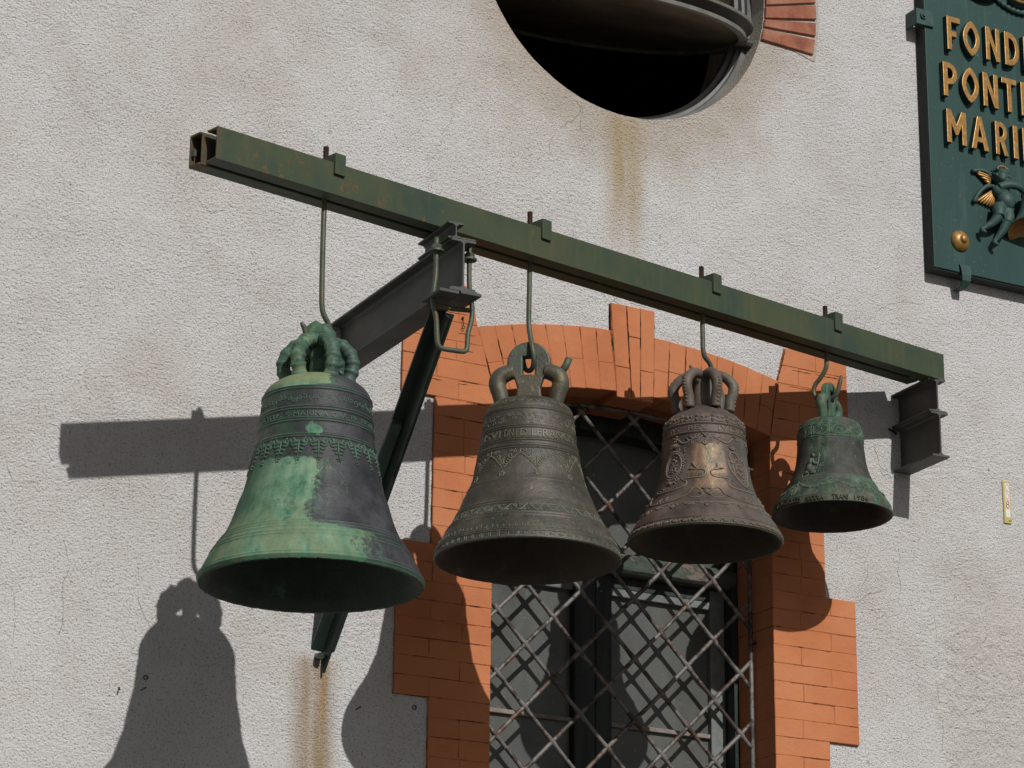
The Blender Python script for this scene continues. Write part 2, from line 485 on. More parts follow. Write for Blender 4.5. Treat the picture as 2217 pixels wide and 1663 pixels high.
def mat_bell_brown(relief=0.0):
    g = NT('bronze_dark_olive_brown')
    x, y, z = g.xyz()
    st, gr = bell_common(g)
    n = g.noise(8, 5, 0.65)
    col = g.ramp(n, [(0.38, (0.034, 0.029, 0.022)), (0.5, (0.058, 0.049, 0.036)), (0.63, (0.092, 0.078, 0.058))])
    col = g.mix(g.m('MULTIPLY', g.step(st, 0.48, 0.62), 0.45), col, (0.042, 0.052, 0.040))
    low = g.m('SUBTRACT', 1.0, g.step(z, 0.10, 0.17))
    speck = g.step(g.noise(70, 6, 0.75, vec=g.map(scale=(1, 1, 0.6))), 0.60, 0.68)
    col = g.mix(g.m('MULTIPLY', g.m('MULTIPLY', speck, low), 0.8), col, (0.115, 0.195, 0.145))
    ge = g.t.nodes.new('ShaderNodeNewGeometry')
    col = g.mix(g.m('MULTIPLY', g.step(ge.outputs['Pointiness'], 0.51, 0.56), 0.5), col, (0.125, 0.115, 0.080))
    crown = g.m('MULTIPLY', g.step(z, 0.60, 0.66), g.step(n, 0.42, 0.6))
    col = g.mix(g.m('MULTIPLY', crown, 0.55), col, (0.045, 0.095, 0.060))
    yel = g.m('MULTIPLY', g.m('MULTIPLY', g.step(z, 0.555, 0.575), g.m('SUBTRACT', 1.0, g.step(z, 0.62, 0.64))), g.step(g.noise(45, 6, 0.75), 0.52, 0.60))
    col = g.mix(g.m('MULTIPLY', yel, 0.6), col, (0.22, 0.17, 0.03))
    if relief:
        col = g.mix(0.6, col, g.mix(low, (0.165, 0.150, 0.108), (0.120, 0.160, 0.120)))  # relief lightened too, highlights painted in along with the wear
    dots = g.step(g.noise(60, 3, 0.6, vec=g.map(loc=(3, 7, 7))), 0.68, 0.71)
    col = g.mix(g.m('MULTIPLY', dots, 0.6), col, (0.20, 0.21, 0.17))
    return g.done(col, 0.50, 0.08, g.bump(g.m('ADD', gr, g.noise(40, 4, 0.6)), 0.6, 0.0025), spec=0.5)


def mat_bell_ornate(relief=0.0):
    g = NT('bronze_polished_waist')
    x, y, z = g.xyz()
    th = theta_deg(g)
    st, gr = bell_common(g, 40.0)
    n = g.noise(9, 5, 0.65)
    col = g.ramp(n, [(0.38, (0.056, 0.043, 0.036)), (0.5, (0.088, 0.067, 0.054)), (0.62, (0.125, 0.098, 0.080))])
    # bare, rain-washed metal between the two relief panels
    a = g.m('MULTIPLY', g.step(th, -24.0, -12.0), g.m('SUBTRACT', 1.0, g.step(th, 24.0, 30.0)))
    zz = g.m('ADD', z, g.m('MULTIPLY', g.m('SUBTRACT', n, 0.5), 0.06))
    b = g.m('MULTIPLY', g.step(zz, 0.125, 0.165), g.m('SUBTRACT', 1.0, g.step(zz, 0.305, 0.325)))
    bare = g.m('MULTIPLY', a, b)
    cols = g.ramp(g.noise(26, 4, 0.55, vec=g.map(scale=(1, 1, 0.05))), [(0.34, (0.085, 0.062, 0.046)), (0.44, (0.17, 0.130, 0.075)), (0.51, (0.25, 0.135, 0.075)), (0.58, (0.30, 0.225, 0.135)), (0.68, (0.15, 0.135, 0.078))])
    col = g.mix(g.m('MULTIPLY', g.m('MULTIPLY', bare, g.step(g.noise(12, 6, 0.7), 0.32, 0.52)), 0.85), col, cols)
    right = g.m('MULTIPLY', g.step(th, 38.0, 62.0), g.step(g.noise(30, 5, 0.7), 0.35, 0.6))
    col = g.mix(g.m('MULTIPLY', right, 0.75), col, (0.120, 0.130, 0.112))
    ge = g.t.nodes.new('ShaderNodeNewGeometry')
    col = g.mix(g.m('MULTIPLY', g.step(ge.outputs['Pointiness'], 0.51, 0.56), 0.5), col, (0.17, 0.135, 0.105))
    col = worn_lighter(g, col, relief, (0.190, 0.150, 0.120))
    lip = g.m('SUBTRACT', 1.0, g.step(z, 0.004, 0.02))
    col = g.mix(g.m('MULTIPLY', lip, 0.5), col, (0.070, 0.085, 0.045))
    rough = g.m('SUBTRACT', 0.54, g.m('MULTIPLY', bare, 0.12))
    metal = g.m('ADD', 0.06, g.m('MULTIPLY', bare, 0.22))
    return g.done(col, rough, metal, g.bump(g.m('ADD', gr, g.noise(40, 4, 0.6)), 0.6, 0.0025), spec=0.35)


def mat_bell_small(relief=0.0):
    g = NT('bronze_green_shouldered')
    x, y, z = g.xyz()
    th = theta_deg(g)
    st, gr = bell_common(g)
    n = g.noise(16, 6, 0.7)
    dark = g.ramp(n, [(0.38, (0.030, 0.036, 0.030)), (0.5, (0.052, 0.054, 0.046)), (0.63, (0.075, 0.068, 0.058))])
    green = g.ramp(st, [(0.38, (0.026, 0.078, 0.046)), (0.5, (0.048, 0.122, 0.074)), (0.62, (0.125, 0.190, 0.125))])
    zz = g.m('ADD', z, g.m('MULTIPLY', g.m('SUBTRACT', n, 0.5), 0.05))
    top = g.step(zz, 0.252, 0.272)
    bot = g.m('SUBTRACT', 1.0, g.step(zz, 0.105, 0.125))
    run = g.m('MULTIPLY', g.m('MULTIPLY', g.step(th, -48.0, -30.0), g.m('SUBTRACT', 1.0, g.step(th, -8.0, 6.0))), g.step(g.m('ADD', zz, g.m('MULTIPLY', st, 0.12)), 0.18, 0.30))
    right = g.m('MULTIPLY', g.step(th, -5.0, 30.0), bot)
    mask = g.m('MAXIMUM', g.m('MULTIPLY', top, 0.85), g.m('MAXIMUM', g.m('MULTIPLY', bot, 0.55), g.m('MAXIMUM', g.m('MULTIPLY', run, 0.8), right)))
    mask = g.m('MULTIPLY', mask, g.step(g.noise(24, 6, 0.72), 0.40, 0.56))
    col = g.mix(mask, dark, green)
    ol = g.m('MULTIPLY', bot, g.step(g.noise(21, 5, 0.7, vec=g.map(loc=(4, 4, 4))), 0.48, 0.62))
    col = g.mix(g.m('MULTIPLY', ol, 0.75), col, (0.105, 0.105, 0.066))
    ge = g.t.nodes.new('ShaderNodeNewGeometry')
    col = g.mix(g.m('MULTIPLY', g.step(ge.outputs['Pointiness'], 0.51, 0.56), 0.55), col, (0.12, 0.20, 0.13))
    dots = g.step(g.noise(75, 2, 0.5, vec=g.map(scale=(1, 1, 0.45))), 0.70, 0.74)
    col = g.mix(g.m('MULTIPLY', dots, 0.55), col, (0.20, 0.22, 0.19))
    col = worn_lighter(g, col, relief, (0.120, 0.170, 0.120))
    cr = g.m('MULTIPLY', g.step(z, 0.37, 0.40), g.step(n, 0.5, 0.62))
    col = g.mix(g.m('MULTIPLY', cr, 0.7), col, (0.085, 0.062, 0.046))
    return g.done(col, 0.62, 0.04, g.bump(g.m('ADD', gr, g.noise(40, 4, 0.6)), 0.6, 0.0025), spec=0.3)


def mat_bell_inside(name, c, c2):
    g = NT(name)
    n = g.noise(10, 6, 0.7)
    col = g.ramp(n, [(0.35, c), (0.62, tuple(v * 1.5 for v in c)), (0.74, c2)])
    return g.done(col, 0.7, 0.05, g.bump(g.noise(60, 4, 0.6), 0.5, 0.003), spec=0.3)


PLASTER = mat_plaster()
BRICK = mat_painted_brick()
JOINT = mat_joint()
REDBRICK = mat_red_brick()
LIME = mat_lime()
BEAM = mat_beam()
STEEL = mat_dark_steel()
STRUT = mat_strut()
ROD = mat_rod()
THREAD = mat_rust_thread()
GRILLE = mat_grille()
WOOD = mat_window_wood()
FLAKY = mat_flaky_wood()
PANE = mat_pane()
BARWOOD = mat_flat('weathered_bare_wood', (0.22, 0.19, 0.165), 0.8, 0, 0.5, 0.3, 20)
RAILWOOD = mat_flat('sunlit_grey_green_wood', (0.15, 0.165, 0.155), 0.7, 0, 0.5, 0.3, 20)  # sunlight on the right stile and top beads put into a lighter colour
BLACK = mat_flat('black_interior', (0.012, 0.012, 0.012), 0.9, 0, None, 0.3, 3, 0.1)  # the dark of the room is put into near-black walls
RING = mat_flat('grey_window_steel', (0.13, 0.13, 0.122), 0.5, 0.1, 0.3, 0.3, 9)
SASHDARK = mat_flat('brown_sash_panel', (0.22, 0.17, 0.125), 0.38, 0, None, 0.4, 4)
SASHRIM = mat_flat('pale_sash_rim', (0.19, 0.19, 0.16), 0.6, 0, 0.3, 0.35, 18)
SASHBAND = mat_flat('dark_sash_band', (0.045, 0.040, 0.034), 0.6, 0, 0.3, 0.3, 10)
SIGN = mat_sign()
SIGNEDGE = mat_flat('blackened_board_edge', (0.022, 0.027, 0.023), 0.75, 0, 0.6, 0.4, 14)
GOLD = mat_gold()
CLIPGREEN = mat_flat('green_painted_clip', (0.035, 0.075, 0.066), 0.55, 0, 0.3, 0.25, 30)
TAGYEL = mat_flat('yellow_plastic', (0.48, 0.42, 0.15), 0.45, 0, None, 0.08, 20)
TAGWHITE = mat_flat('white_paper', (0.72, 0.69, 0.68), 0.6, 0, None, 0.05, 20)
PINK = mat_flat('faded_pink_ink', (0.58, 0.28, 0.42), 0.6, 0, None, 0.1, 30)
RED = mat_flat('dark_red_ink', (0.30, 0.012, 0.022), 0.6, 0, None, 0.1, 30)
INK = mat_flat('black_ink', (0.02, 0.02, 0.02), 0.6, 0, None, 0.1, 30)
CRACK = mat_flat('crack_shadow_dirt', (0.14, 0.118, 0.10), 0.95, 0, None, 0.3, 60, 0.05)
PLUG = mat_flat('grey_plastic_plug', (0.08, 0.08, 0.08), 0.6, 0, None, 0.2, 60)
NAIL = mat_flat('rusted_nail', (0.035, 0.022, 0.016), 0.85, 0.1, None, 0.3, 60)
PAVING = mat_flat('grey_stone_paving', (0.13, 0.122, 0.112), 0.9, 0, 0.5, 0.25, 1.5)
INSC = mat_flat('dark_olive_letters', (0.050, 0.050, 0.024), 0.6, 0, 0.3, 0.4, 60)
BELLA, BELLB, BELLC, BELLD = mat_bell_big(), mat_bell_brown(), mat_bell_ornate(), mat_bell_small()
RELA, RELB, RELC, RELD = mat_bell_big(0.5), mat_bell_brown(0.55), mat_bell_ornate(0.5), mat_bell_small(0.5)
INA = mat_bell_inside('bell_inside_green', (0.016, 0.026, 0.018), (0.05, 0.10, 0.065))
INB = mat_bell_inside('bell_inside_brown', (0.030, 0.024, 0.016), (0.085, 0.085, 0.062))
INC = mat_bell_inside('bell_inside_olive', (0.028, 0.024, 0.016), (0.075, 0.070, 0.045))
IND = mat_bell_inside('bell_inside_dark', (0.024, 0.020, 0.016), (0.06, 0.068, 0.056))


# ------------------------------------------------------------------ object helpers
def link(name, me, mat=None, parent=None, smooth=False):
    o = bpy.data.objects.new(name, me)
    COL.objects.link(o)
    if mat is not None and not me.materials:
        me.materials.append(mat)
    if parent is not None:
        o.parent = parent
    if smooth:
        me.polygons.foreach_set('use_smooth', [True] * len(me.polygons))
    return o


def tag(o, label=None, cat=None, group=None, kind=None):
    if label:
        o['label'] = label
    if cat:
        o['category'] = cat
    if group:
        o['group'] = group
    if kind:
        o['kind'] = kind
    return o


def empty(name, loc, label, cat, group=None, rz=0.0):
    o = bpy.data.objects.new(name, None)
    COL.objects.link(o)
    o.empty_display_size = 0.05
    o.location = loc
    o.rotation_euler = (0, 0, rz)
    return tag(o, label, cat, group)


class MB:
    """collects shapes into one mesh"""
    def __init__(self):
        self.v, self.f, self.mi, self.cur = [], [], [], 0

    def add(self, vs, fs):
        k = len(self.v)
        self.v += [tuple(p) for p in vs]
        self.f += [tuple(i + k for i in f) for f in fs]
        self.mi += [self.cur] * len(fs)

    def loops(self, rings, close=True, cap=True, ring_closed=False):
        n = len(rings[0])
        vs = [p for r in rings for p in r]
        fs = []
        m = len(rings)
        for a in range(m if ring_closed else m - 1):
            b = (a + 1) % m
            for i in range(n if close else n - 1):
                j = (i + 1) % n
                fs.append((a * n + i, a * n + j, b * n + j, b * n + i))
        if cap and not ring_closed:
            fs.append(tuple(reversed(range(n))))
            fs.append(tuple((m - 1) * n + i for i in range(n)))
        self.add(vs, fs)

    def prism(self, poly, P0, P1, ax, ay):
        """section polygon (a,b) swept straight from P0 to P1 along axes ax, ay"""
        P0, P1, ax, ay = Vector(P0), Vector(P1), Vector(ax), Vector(ay)
        self.loops([[P0 + ax * a + ay * b for a, b in poly], [P1 + ax * a + ay * b for a, b in poly]])

    def box(self, lo, hi):
        x0, y0, z0 = lo
        x1, y1, z1 = hi
        self.loops([[(x0, y0, z0), (x1, y0, z0), (x1, y1, z0), (x0, y1, z0)], [(x0, y0, z1), (x1, y0, z1), (x1, y1, z1), (x0, y1, z1)]])

    def tube(self, pts, rad, sides=8, cap=True, flat=1.0, ref=None):
        pts = [Vector(p) for p in pts]
        n = len(pts)
        rr = rad if hasattr(rad, '__len__') else [rad] * n
        rings = []
        t0 = (pts[1] - pts[0]).normalized()
        nrm = Vector(ref) if ref is not None else (t0.orthogonal())
        for i, p in enumerate(pts):
            t = (pts[min(i + 1, n - 1)] - pts[max(i - 1, 0)])
            if t.length < 1e-9:
                t = t0
            t.normalize()
            nrm = (nrm - t * nrm.dot(t))
            if nrm.length < 1e-6:
                nrm = t.orthogonal()
            nrm.normalize()
            bi = t.cross(nrm)
            rings.append([p + nrm * math.cos(a) * rr[i] * flat + bi * math.sin(a) * rr[i] for a in [2 * math.pi * k / sides for k in range(sides)]])
        self.loops(rings, cap=cap)

    def blob(self, c, ax, ay, az, n=6, m=4):
        """ellipsoid with half axes given as vectors"""
        c, ax, ay, az = Vector(c), Vector(ax), Vector(ay), Vector(az)
        vs = [c + az]
        for j in range(1, m):
            t = math.pi * j / m
            for k in range(n):
                a = 2 * math.pi * k / n
                vs.append(c + (ax * math.cos(a) + ay * math.sin(a)) * math.sin(t) + az * math.cos(t))
        vs.append(c - az)
        fs = []
        for k in range(n):
            fs.append((0, 1 + k, 1 + (k + 1) % n))
        for j in range(m - 2):
            for k in range(n):
                a, b = 1 + j * n, 1 + (j + 1) * n
                fs.append((a + k, b + k, b + (k + 1) % n, a + (k + 1) % n))
        last = len(vs) - 1
        b = 1 + (m - 2) * n
        for k in range(n):
            fs.append((last, b + (k + 1) % n, b + k))
        self.add(vs, fs)

    def mesh(self, name, mats):
        me = bpy.data.meshes.new(name)
        me.from_pydata(self.v, [], self.f)
        mats = mats if isinstance(mats, (list, tuple)) else [mats]
        for m in mats:
            me.materials.append(m)
        if len(mats) > 1:
            me.polygons.foreach_set('material_index', self.mi)
        me.update()
        return me

    def build(self, name, mats, parent=None, smooth=False, bevel=0.0, angle=None):
        o = link(name, self.mesh(name, mats), None, parent, smooth)
        if bevel:
            b = o.modifiers.new('bevel', 'BEVEL')
            b.width = bevel
            b.segments = 2
            b.limit_method = 'ANGLE'
            b.angle_limit = R(40)
        return o


def smooth_path(pts, sub=6):
    """Catmull-Rom through the points"""
    P = [Vector(p) for p in pts]
    P = [P[0] * 2 - P[1]] + P + [P[-1] * 2 - P[-2]]
    out = []
    for i in range(1, len(P) - 2):
        a, b, c, d = P[i - 1], P[i], P[i + 1], P[i + 2]
        for k in range(sub):
            t = k / sub
            out.append(0.5 * ((2 * b) + (c - a) * t + (2 * a - 5 * b + 4 * c - d) * t * t + (3 * b - a - 3 * c + d) * t ** 3))
    out.append(P[-2])
    return out


def curve_mesh(splines, depth, bevel=0.0, name='shape'):
    """filled 2-D outline (inner loops are holes) of the given thickness; returns vertices (x, y, z in 0..depth) and faces"""
    c = bpy.data.curves.new(name, 'CURVE')
    c.dimensions = '2D'
    c.fill_mode = 'BOTH'
    c.extrude = max(depth / 2 - bevel, 0.0)
    c.bevel_depth = bevel
    c.bevel_resolution = 1
    c.offset = -bevel
    for s in splines:
        sp = c.splines.new('POLY')
        sp.points.add(len(s) - 1)
        for p, q in zip(sp.points, s):
            p.co = (q[0], q[1], 0, 1)
        sp.use_cyclic_u = True
    return curve_to_lists(c, depth / 2)


def curve_to_lists(c, zoff):
    o = bpy.data.objects.new('tmp_outline', c)
    COL.objects.link(o)
    dg = bpy.context.evaluated_depsgraph_get()
    me = bpy.data.meshes.new_from_object(o.evaluated_get(dg))
    vs = [(v.co.x, v.co.y, v.co.z + zoff) for v in me.vertices]
    fs = [tuple(p.vertices) for p in me.polygons]
    bpy.data.objects.remove(o)
    bpy.data.curves.remove(c)
    bpy.data.meshes.remove(me)
    return vs, fs


def text_lists(s, extrude, bold=0.0):
    c = bpy.data.curves.new('lettering', 'FONT')
    c.body = s
    c.size = 1.0
    c.extrude = extrude
    c.offset = bold
    c.resolution_u = 3
    return curve_to_lists(c, 0.0)


def wall_outline(splines, y_front, thick, bevel=0.0):
    """outline in wall coordinates (x, z) -> slab whose visible face is at y_front"""
    vs, fs = curve_mesh(splines, thick, bevel)
    return [(x, y_front + (thick - z), y) for x, y, z in vs], fs


def rough_loop(pts, step=0.02, amp=0.0015, seed=0):
    out = []
    n = len(pts)
    for i in range(n):
        a, b = pts[i], pts[(i + 1) % n]
        L = math.hypot(b[0] - a[0], b[1] - a[1])
        k = max(1, int(L / step))
        for j in range(k):
            t = j / k
            x, z = a[0] + (b[0] - a[0]) * t, a[1] + (b[1] - a[1]) * t
            nv = mnoise.noise_vector(Vector((x * 23 + seed, z * 23, seed)))
            out.append((x + nv.x * amp, z + nv.y * amp))
    return out


# ------------------------------------------------------------------ ground
g = MB()
g.add([(-200, -200, 0), (200, -200, 0), (200, 200, 0), (-200, 200, 0)], [(0, 1, 2, 3)])
tag(g.build('ground', PAVING), kind='structure')

# ------------------------------------------------------------------ building: wall, brick surround, windows
bld = empty('foundry_building', (0, 0, 0), 'pale plastered building wall with orange brick window surround and a round window', 'building')

# arcs of the window arch
IC, IR = (4.9063, 2.5006), 2.1882
EC, ER = (4.8845, 2.4797), 2.4371


def zi(x):
    return IC[1] + math.sqrt(IR * IR - (x - IC[0]) ** 2)


def ze(x):
    return EC[1] + math.sqrt(ER * ER - (x - EC[0]) ** 2)


ZB = 2.55


def surround(d=0.0):
    """outline of the whole brick surround, shrunk by d"""
    p = [(4.302 - d, ZB + d), (4.302 - d, 4.603 + d * 0.3)]
    for k in range(1, 20):
        x = 4.302 + (5.434 - 4.302) * k / 20
        p.append((x, zi(x) + d))
    p += [(5.432 + d, 4.626 + d * 0.3), (5.432 + d, ZB + d), (5.790 - d, ZB + d), (5.790 - d, 3.010 - d), (5.663 - d, 3.010 - d), (5.663 - d, 3.533 + d),
          (5.790 - d, 3.533 + d), (5.790 - d, 4.056 - d), (5.661 - d, 4.056 - d), (5.661 - d, 4.560 + d), (5.781 - d, 4.560 + d), (5.781 - d, 4.975 - d), (5.508 + d, 4.975 - d), (5.472, 4.846 - d)]
    for k in range(1, 10):
        x = 5.472 + (4.947 - 5.472) * k / 10
        p.append((x, ze(x) - d))
    p += [(4.947 - d, ze(4.947) - d), (4.947 - d, 5.015 - d), (4.765 + d, 5.013 - d), (4.765 + d, ze(4.765) - d)]
    for k in range(1, 10):
        x = 4.765 + (4.234 - 4.765) * k / 10
        p.append((x, ze(x) - d))
    p += [(4.234, 4.829 - d), (4.200 - d, 4.968 - d), (3.949 + d, 4.968 - d), (3.949 + d, 4.552 + d), (4.074 + d, 4.548 + d), (4.074 + d, 4.034 - d), (3.947 + d, 4.034 - d),
          (3.947 + d, 3.517 + d), (4.074 + d, 3.517 + d), (4.074 + d, 2.995 - d), (3.947 + d, 2.995 - d), (3.947 + d, ZB + d)]
    return p


RC, RR = (4.8376, 6.370), 0.615
circ = [(RC[0] + RR * math.cos(2 * math.pi * k / 120), RC[1] + RR * math.sin(2 * math.pi * k / 120)) for k in range(120)]
wall = MB()
so = surround(-0.001)
hole = rough_loop([so[0]] + so[23:], 0.018, 0.0028, 1.0)
vs_, fs_ = wall_outline([[(-6, 0.0), (15, 0.0), (15, 9.5), (-6, 9.5)], hole, rough_loop(circ, 0.03, 0.002, 4.0)], 0.0, 0.38)
wall.add(vs_, fs_)
wall.build('plaster_wall', PLASTER, bld)

# joint bed behind the painted bricks
jb = MB()
vs_, fs_ = wall_outline([surround(0.004)], -0.0106, 0.2234)
jb.add(vs_, fs_)
jb.build('mortar_bed', JOINT, bld)


def brick(poly, name='brick', mat=None, y0=-0.012, depth=0.05, gap=0.0005, chamfer=0.0020, parent=bld, jit=0.0006, label=None):
    """one brick from its face outline (x, z), counter-clockwise"""
    mat = mat or BRICK
    cx_ = sum(p[0] for p in poly) / len(poly)
    cz_ = sum(p[1] for p in poly) / len(poly)

    def inset(d):
        out = []
        n = len(poly)
        for i in range(n):
            a, b, c = Vector(poly[i - 1]), Vector(poly[i]), Vector(poly[(i + 1) % n])
            e1, e2 = (b - a).normalized(), (c - b).normalized()
            n1, n2 = Vector((-e1.y, e1.x)), Vector((-e2.y, e2.x))
            k = max(0.4, 1 + n1.dot(n2))
            out.append(b + (n1 + n2) / k * d)
        return out
    yf = y0 + random.uniform(-jit, jit)
    tx, tz = random.uniform(-1, 1) * jit * 1.2, random.uniform(-1, 1) * jit * 1.2
    jj = [(random.uniform(-1, 1) * 0.0011, random.uniform(-1, 1) * 0.0011) for _ in poly]
    g0 = [q + Vector(j) for q, j in zip(inset(gap), jj)]
    g1 = [q + Vector(j) for q, j in zip(inset(gap + chamfer), jj)]

    def tilt(q):
        return tx * (q.x - cx_) * 5 + tz * (q.y - cz_) * 5
    rings = [[(q.x, y0 + depth, q.y) for q in g0], [(q.x, yf + chamfer + tilt(q), q.y) for q in g0], [(q.x, yf + tilt(q), q.y) for q in g1]]
    m = MB()
    m.loops(rings)
    return m.build(name, mat, parent)


def rows(z0, z1, pitch):
    n = max(1, round((z1 - z0) / pitch))
    return [(z0 + (z1 - z0) * k / n, z0 + (z1 - z0) * (k + 1) / n) for k in range(n)]


def rect(x0, x1, z0, z1):
    return [(x0, z0), (x1, z0), (x1, z1), (x0, z1)]


def jamb(spans, inner, left):
    k = 0
    for z0, z1, outer, j1, j2 in spans:
        for a, b in rows(z0, z1, 0.0655):
            wide = abs(outer - inner) > 0.3
            js = [j1] if k % 2 else [j2]
            if not wide and k % 4 == 2:
                js = []
            if wide:
                js = [j1] if k % 2 else [j2]
            js = [j + random.uniform(-0.006, 0.006) for j in js]
            xs = sorted([outer, inner] + js)
            for i in range(len(xs) - 1):
                at_edge = (i == len(xs) - 2) if left else (i == 0)
                brick(rect(xs[i], xs[i + 1], a, b), depth=0.226 if at_edge else 0.06)
            k += 1


jamb([(ZB, 2.995, 3.947, 4.074, 4.190), (2.995, 3.517, 4.074, 4.190, 4.185), (3.517, 4.034, 3.947, 4.074, 4.190), (4.034, 4.548, 4.074, 4.190, 4.186)], 4.302, True)
jamb([(ZB, 3.010, 5.790, 5.553, 5.680), (3.010, 3.533, 5.663, 5.553, 5.556), (3.533, 4.056, 5.790, 5.553, 5.680), (4.056, 4.560, 5.661, 5.553, 5.556)], 5.432, False)


def skewL(z):
    return 4.302 if z < 4.603 else (4.302 + (4.234 - 4.302) * (z - 4.603) / 0.226 if z < 4.829 else 4.234 + (4.200 - 4.234) * (z - 4.829) / 0.139)


def skewR(z):
    return 5.434 if z < 4.628 else (5.434 + (5.472 - 5.434) * (z - 4.628) / 0.218 if z < 4.846 else 5.472 + (5.508 - 5.472) * (z - 4.846) / 0.129)


for k, (a, b) in enumerate(rows(4.550, 4.968, 0.0655)):
    j = (4.080 if k % 2 else 4.160) + random.uniform(-0.01, 0.01)
    brick(rect(3.949, j, a, b))
    brick([(j, a), (skewL(a), a), (skewL(b), b), (j, b)], depth=0.226 if k == 0 else 0.06)
for k, (a, b) in enumerate(rows(4.560, 4.975, 0.068)):
    j = (5.640 if k % 2 else 5.560) + random.uniform(-0.01, 0.01)
    brick([(skewR(a), a), (j, a), (j, b), (skewR(b), b)], depth=0.226 if k == 0 else 0.06)
    brick(rect(j, 5.781, a, b))

XT = [4.234, 4.297, 4.364, 4.431, 4.499, 4.569, 4.639, 4.703, 4.765]
XB = [4.302, 4.362, 4.421, 4.483, 4.545, 4.605, 4.665, 4.724, 4.790]
XT2 = [4.947, 5.010, 5.080, 5.147, 5.213, 5.280, 5.342, 5.407, 5.472]
XB2 = [4.940, 5.000, 5.065, 5.130, 5.195, 5.257, 5.318, 5.377, 5.434]
for tops, bots in ((XT, XB), (XT2, XB2)):
    for i in range(8):
        t0, t1, b0, b1 = tops[i], tops[i + 1], bots[i], bots[i + 1]
        P = [(b0, zi(b0) + 0.002), (b1, zi(b1) + 0.002), (t1, ze(t1) - 0.001), (t0, ze(t0) - 0.001)]
        if i % 2 == 1 or i == 0:
            s = 0.46 + random.uniform(-0.03, 0.03)

            def lerp(p, q, t):
                return (p[0] + (q[0] - p[0]) * t, p[1] + (q[1] - p[1]) * t)
            m0, m1 = lerp(P[0], P[3], s), lerp(P[1], P[2], s)
            brick([P[0], P[1], m1, m0], depth=0.226)
            brick([m0, m1, P[2], P[3]])
        else:
            brick(P, depth=0.226)
KT, KB = [4.765, 4.829, 4.887, 4.947], [4.790, 4.850, 4.886, 4.940]
for i in range(3):
    zt0 = 5.0145
    s0 = 4.772 + i * 0.004
    def kx(i_, z):
        return KB[i_] + (KT[i_] - KB[i_]) * (z - 4.668) / (5.014 - 4.668)
    zs = [4.667, 4.780, zt0] if i != 1 else [4.667, 4.90, zt0]
    for a, b in zip(zs[:-1], zs[1:]):
        brick([(kx(i, a), a), (kx(i + 1, a), a), (kx(i + 1, b), b), (kx(i, b), b)], depth=0.226 if a < 4.7 else 0.06, y0=-0.014)

# bare bricks radiating round the upper part of the round window, with pale mortar between them
lm = MB()
arc = []
A0, A1 = -13.5, 193.5
for k in range(61):
    a = R(A0 + (A1 - A0) * k / 60)
    arc.append((RC[0] + 0.618 * math.cos(a), RC[1] + 0.618 * math.sin(a)))
for k in range(61):
    a = R(A1 + (A0 - A1) * k / 60)
    arc.append((RC[0] + 0.866 * math.cos(a), RC[1] + 0.866 * math.sin(a)))
vs_, fs_ = wall_outline([arc], -0.0025, 0.02)
lm.add(vs_, fs_)
lm.build('lime_mortar', LIME, bld)


def pol(r, a):
    return (RC[0] + r * math.cos(R(a)), RC[1] + r * math.sin(R(a)))


first = [((-15.9, -11.2), (-12.1, -7.6)), ((-10.6, -7.6), (-6.5, -2.6)), ((-7.2, -2.6), (-1.7, 2.4)), ((-2.0, 2.6), (3.1, 7.6))]
for (i0, i1), (o0, o1) in first:
    brick([pol(0.617, i0), pol(0.850, o0), pol(0.848, o1), pol(0.617, i1)], mat=REDBRICK, y0=-0.013, depth=0.03, gap=0.0008)
a = 3.6
while a < 190:
    w = random.uniform(4.4, 5.0)
    brick([pol(0.617, a), pol(0.850, a + 0.55), pol(0.850, a + w + 0.3), pol(0.617, a + w - 0.1)], mat=REDBRICK, y0=-0.012, depth=0.03, gap=0.0008)
    a += 5.75

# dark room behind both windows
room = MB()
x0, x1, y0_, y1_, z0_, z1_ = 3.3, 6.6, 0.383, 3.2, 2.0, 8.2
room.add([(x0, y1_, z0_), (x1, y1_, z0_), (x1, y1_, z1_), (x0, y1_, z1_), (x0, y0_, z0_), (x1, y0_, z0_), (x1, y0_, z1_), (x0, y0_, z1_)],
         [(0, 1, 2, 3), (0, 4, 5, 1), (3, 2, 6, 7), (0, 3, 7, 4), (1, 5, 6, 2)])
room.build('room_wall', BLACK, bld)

# round window: fixed steel ring and a thick tilted sash
rw = MB()


def ring_profile(mb, cx_, cz_, prof, n=96):
    """prof: (radius, y) loop revolved about the y axis through (cx, cz)"""
    rings = []
    for k in range(n):
        t = 2 * math.pi * k / n
        rings.append([(cx_ + r * math.cos(t), yy, cz_ + r * math.sin(t)) for r, yy in prof])
    mb.loops(rings, ring_closed=True)


ring_profile(rw, *RC, [(0.640, 0.085), (0.596, 0.085), (0.592, 0.098), (0.580, 0.100), (0.576, 0.118), (0.560, 0.120), (0.560, 0.150), (0.640, 0.150)])
roundw = rw.build('round_window', RING, bld, smooth=False)
# sash, built flat then tilted about the horizontal pivot
TA = R(-17.1)
SCN = Vector((4.838, 0.28, 6.262))


def sash_pt(r, a, h):
    # h: height above the sash underside
    p = Vector((r * math.cos(a), -r * math.sin(a) * math.cos(TA), r * math.sin(a) * math.sin(TA)))
    nrm = Vector((0, math.sin(TA), math.cos(TA)))
    return SCN + p + nrm * h


def sash_ring(mb, prof, n=96):
    mb.loops([[sash_pt(r, 2 * math.pi * k / n, h) for r, h in prof] for k in range(n)], ring_closed=True)


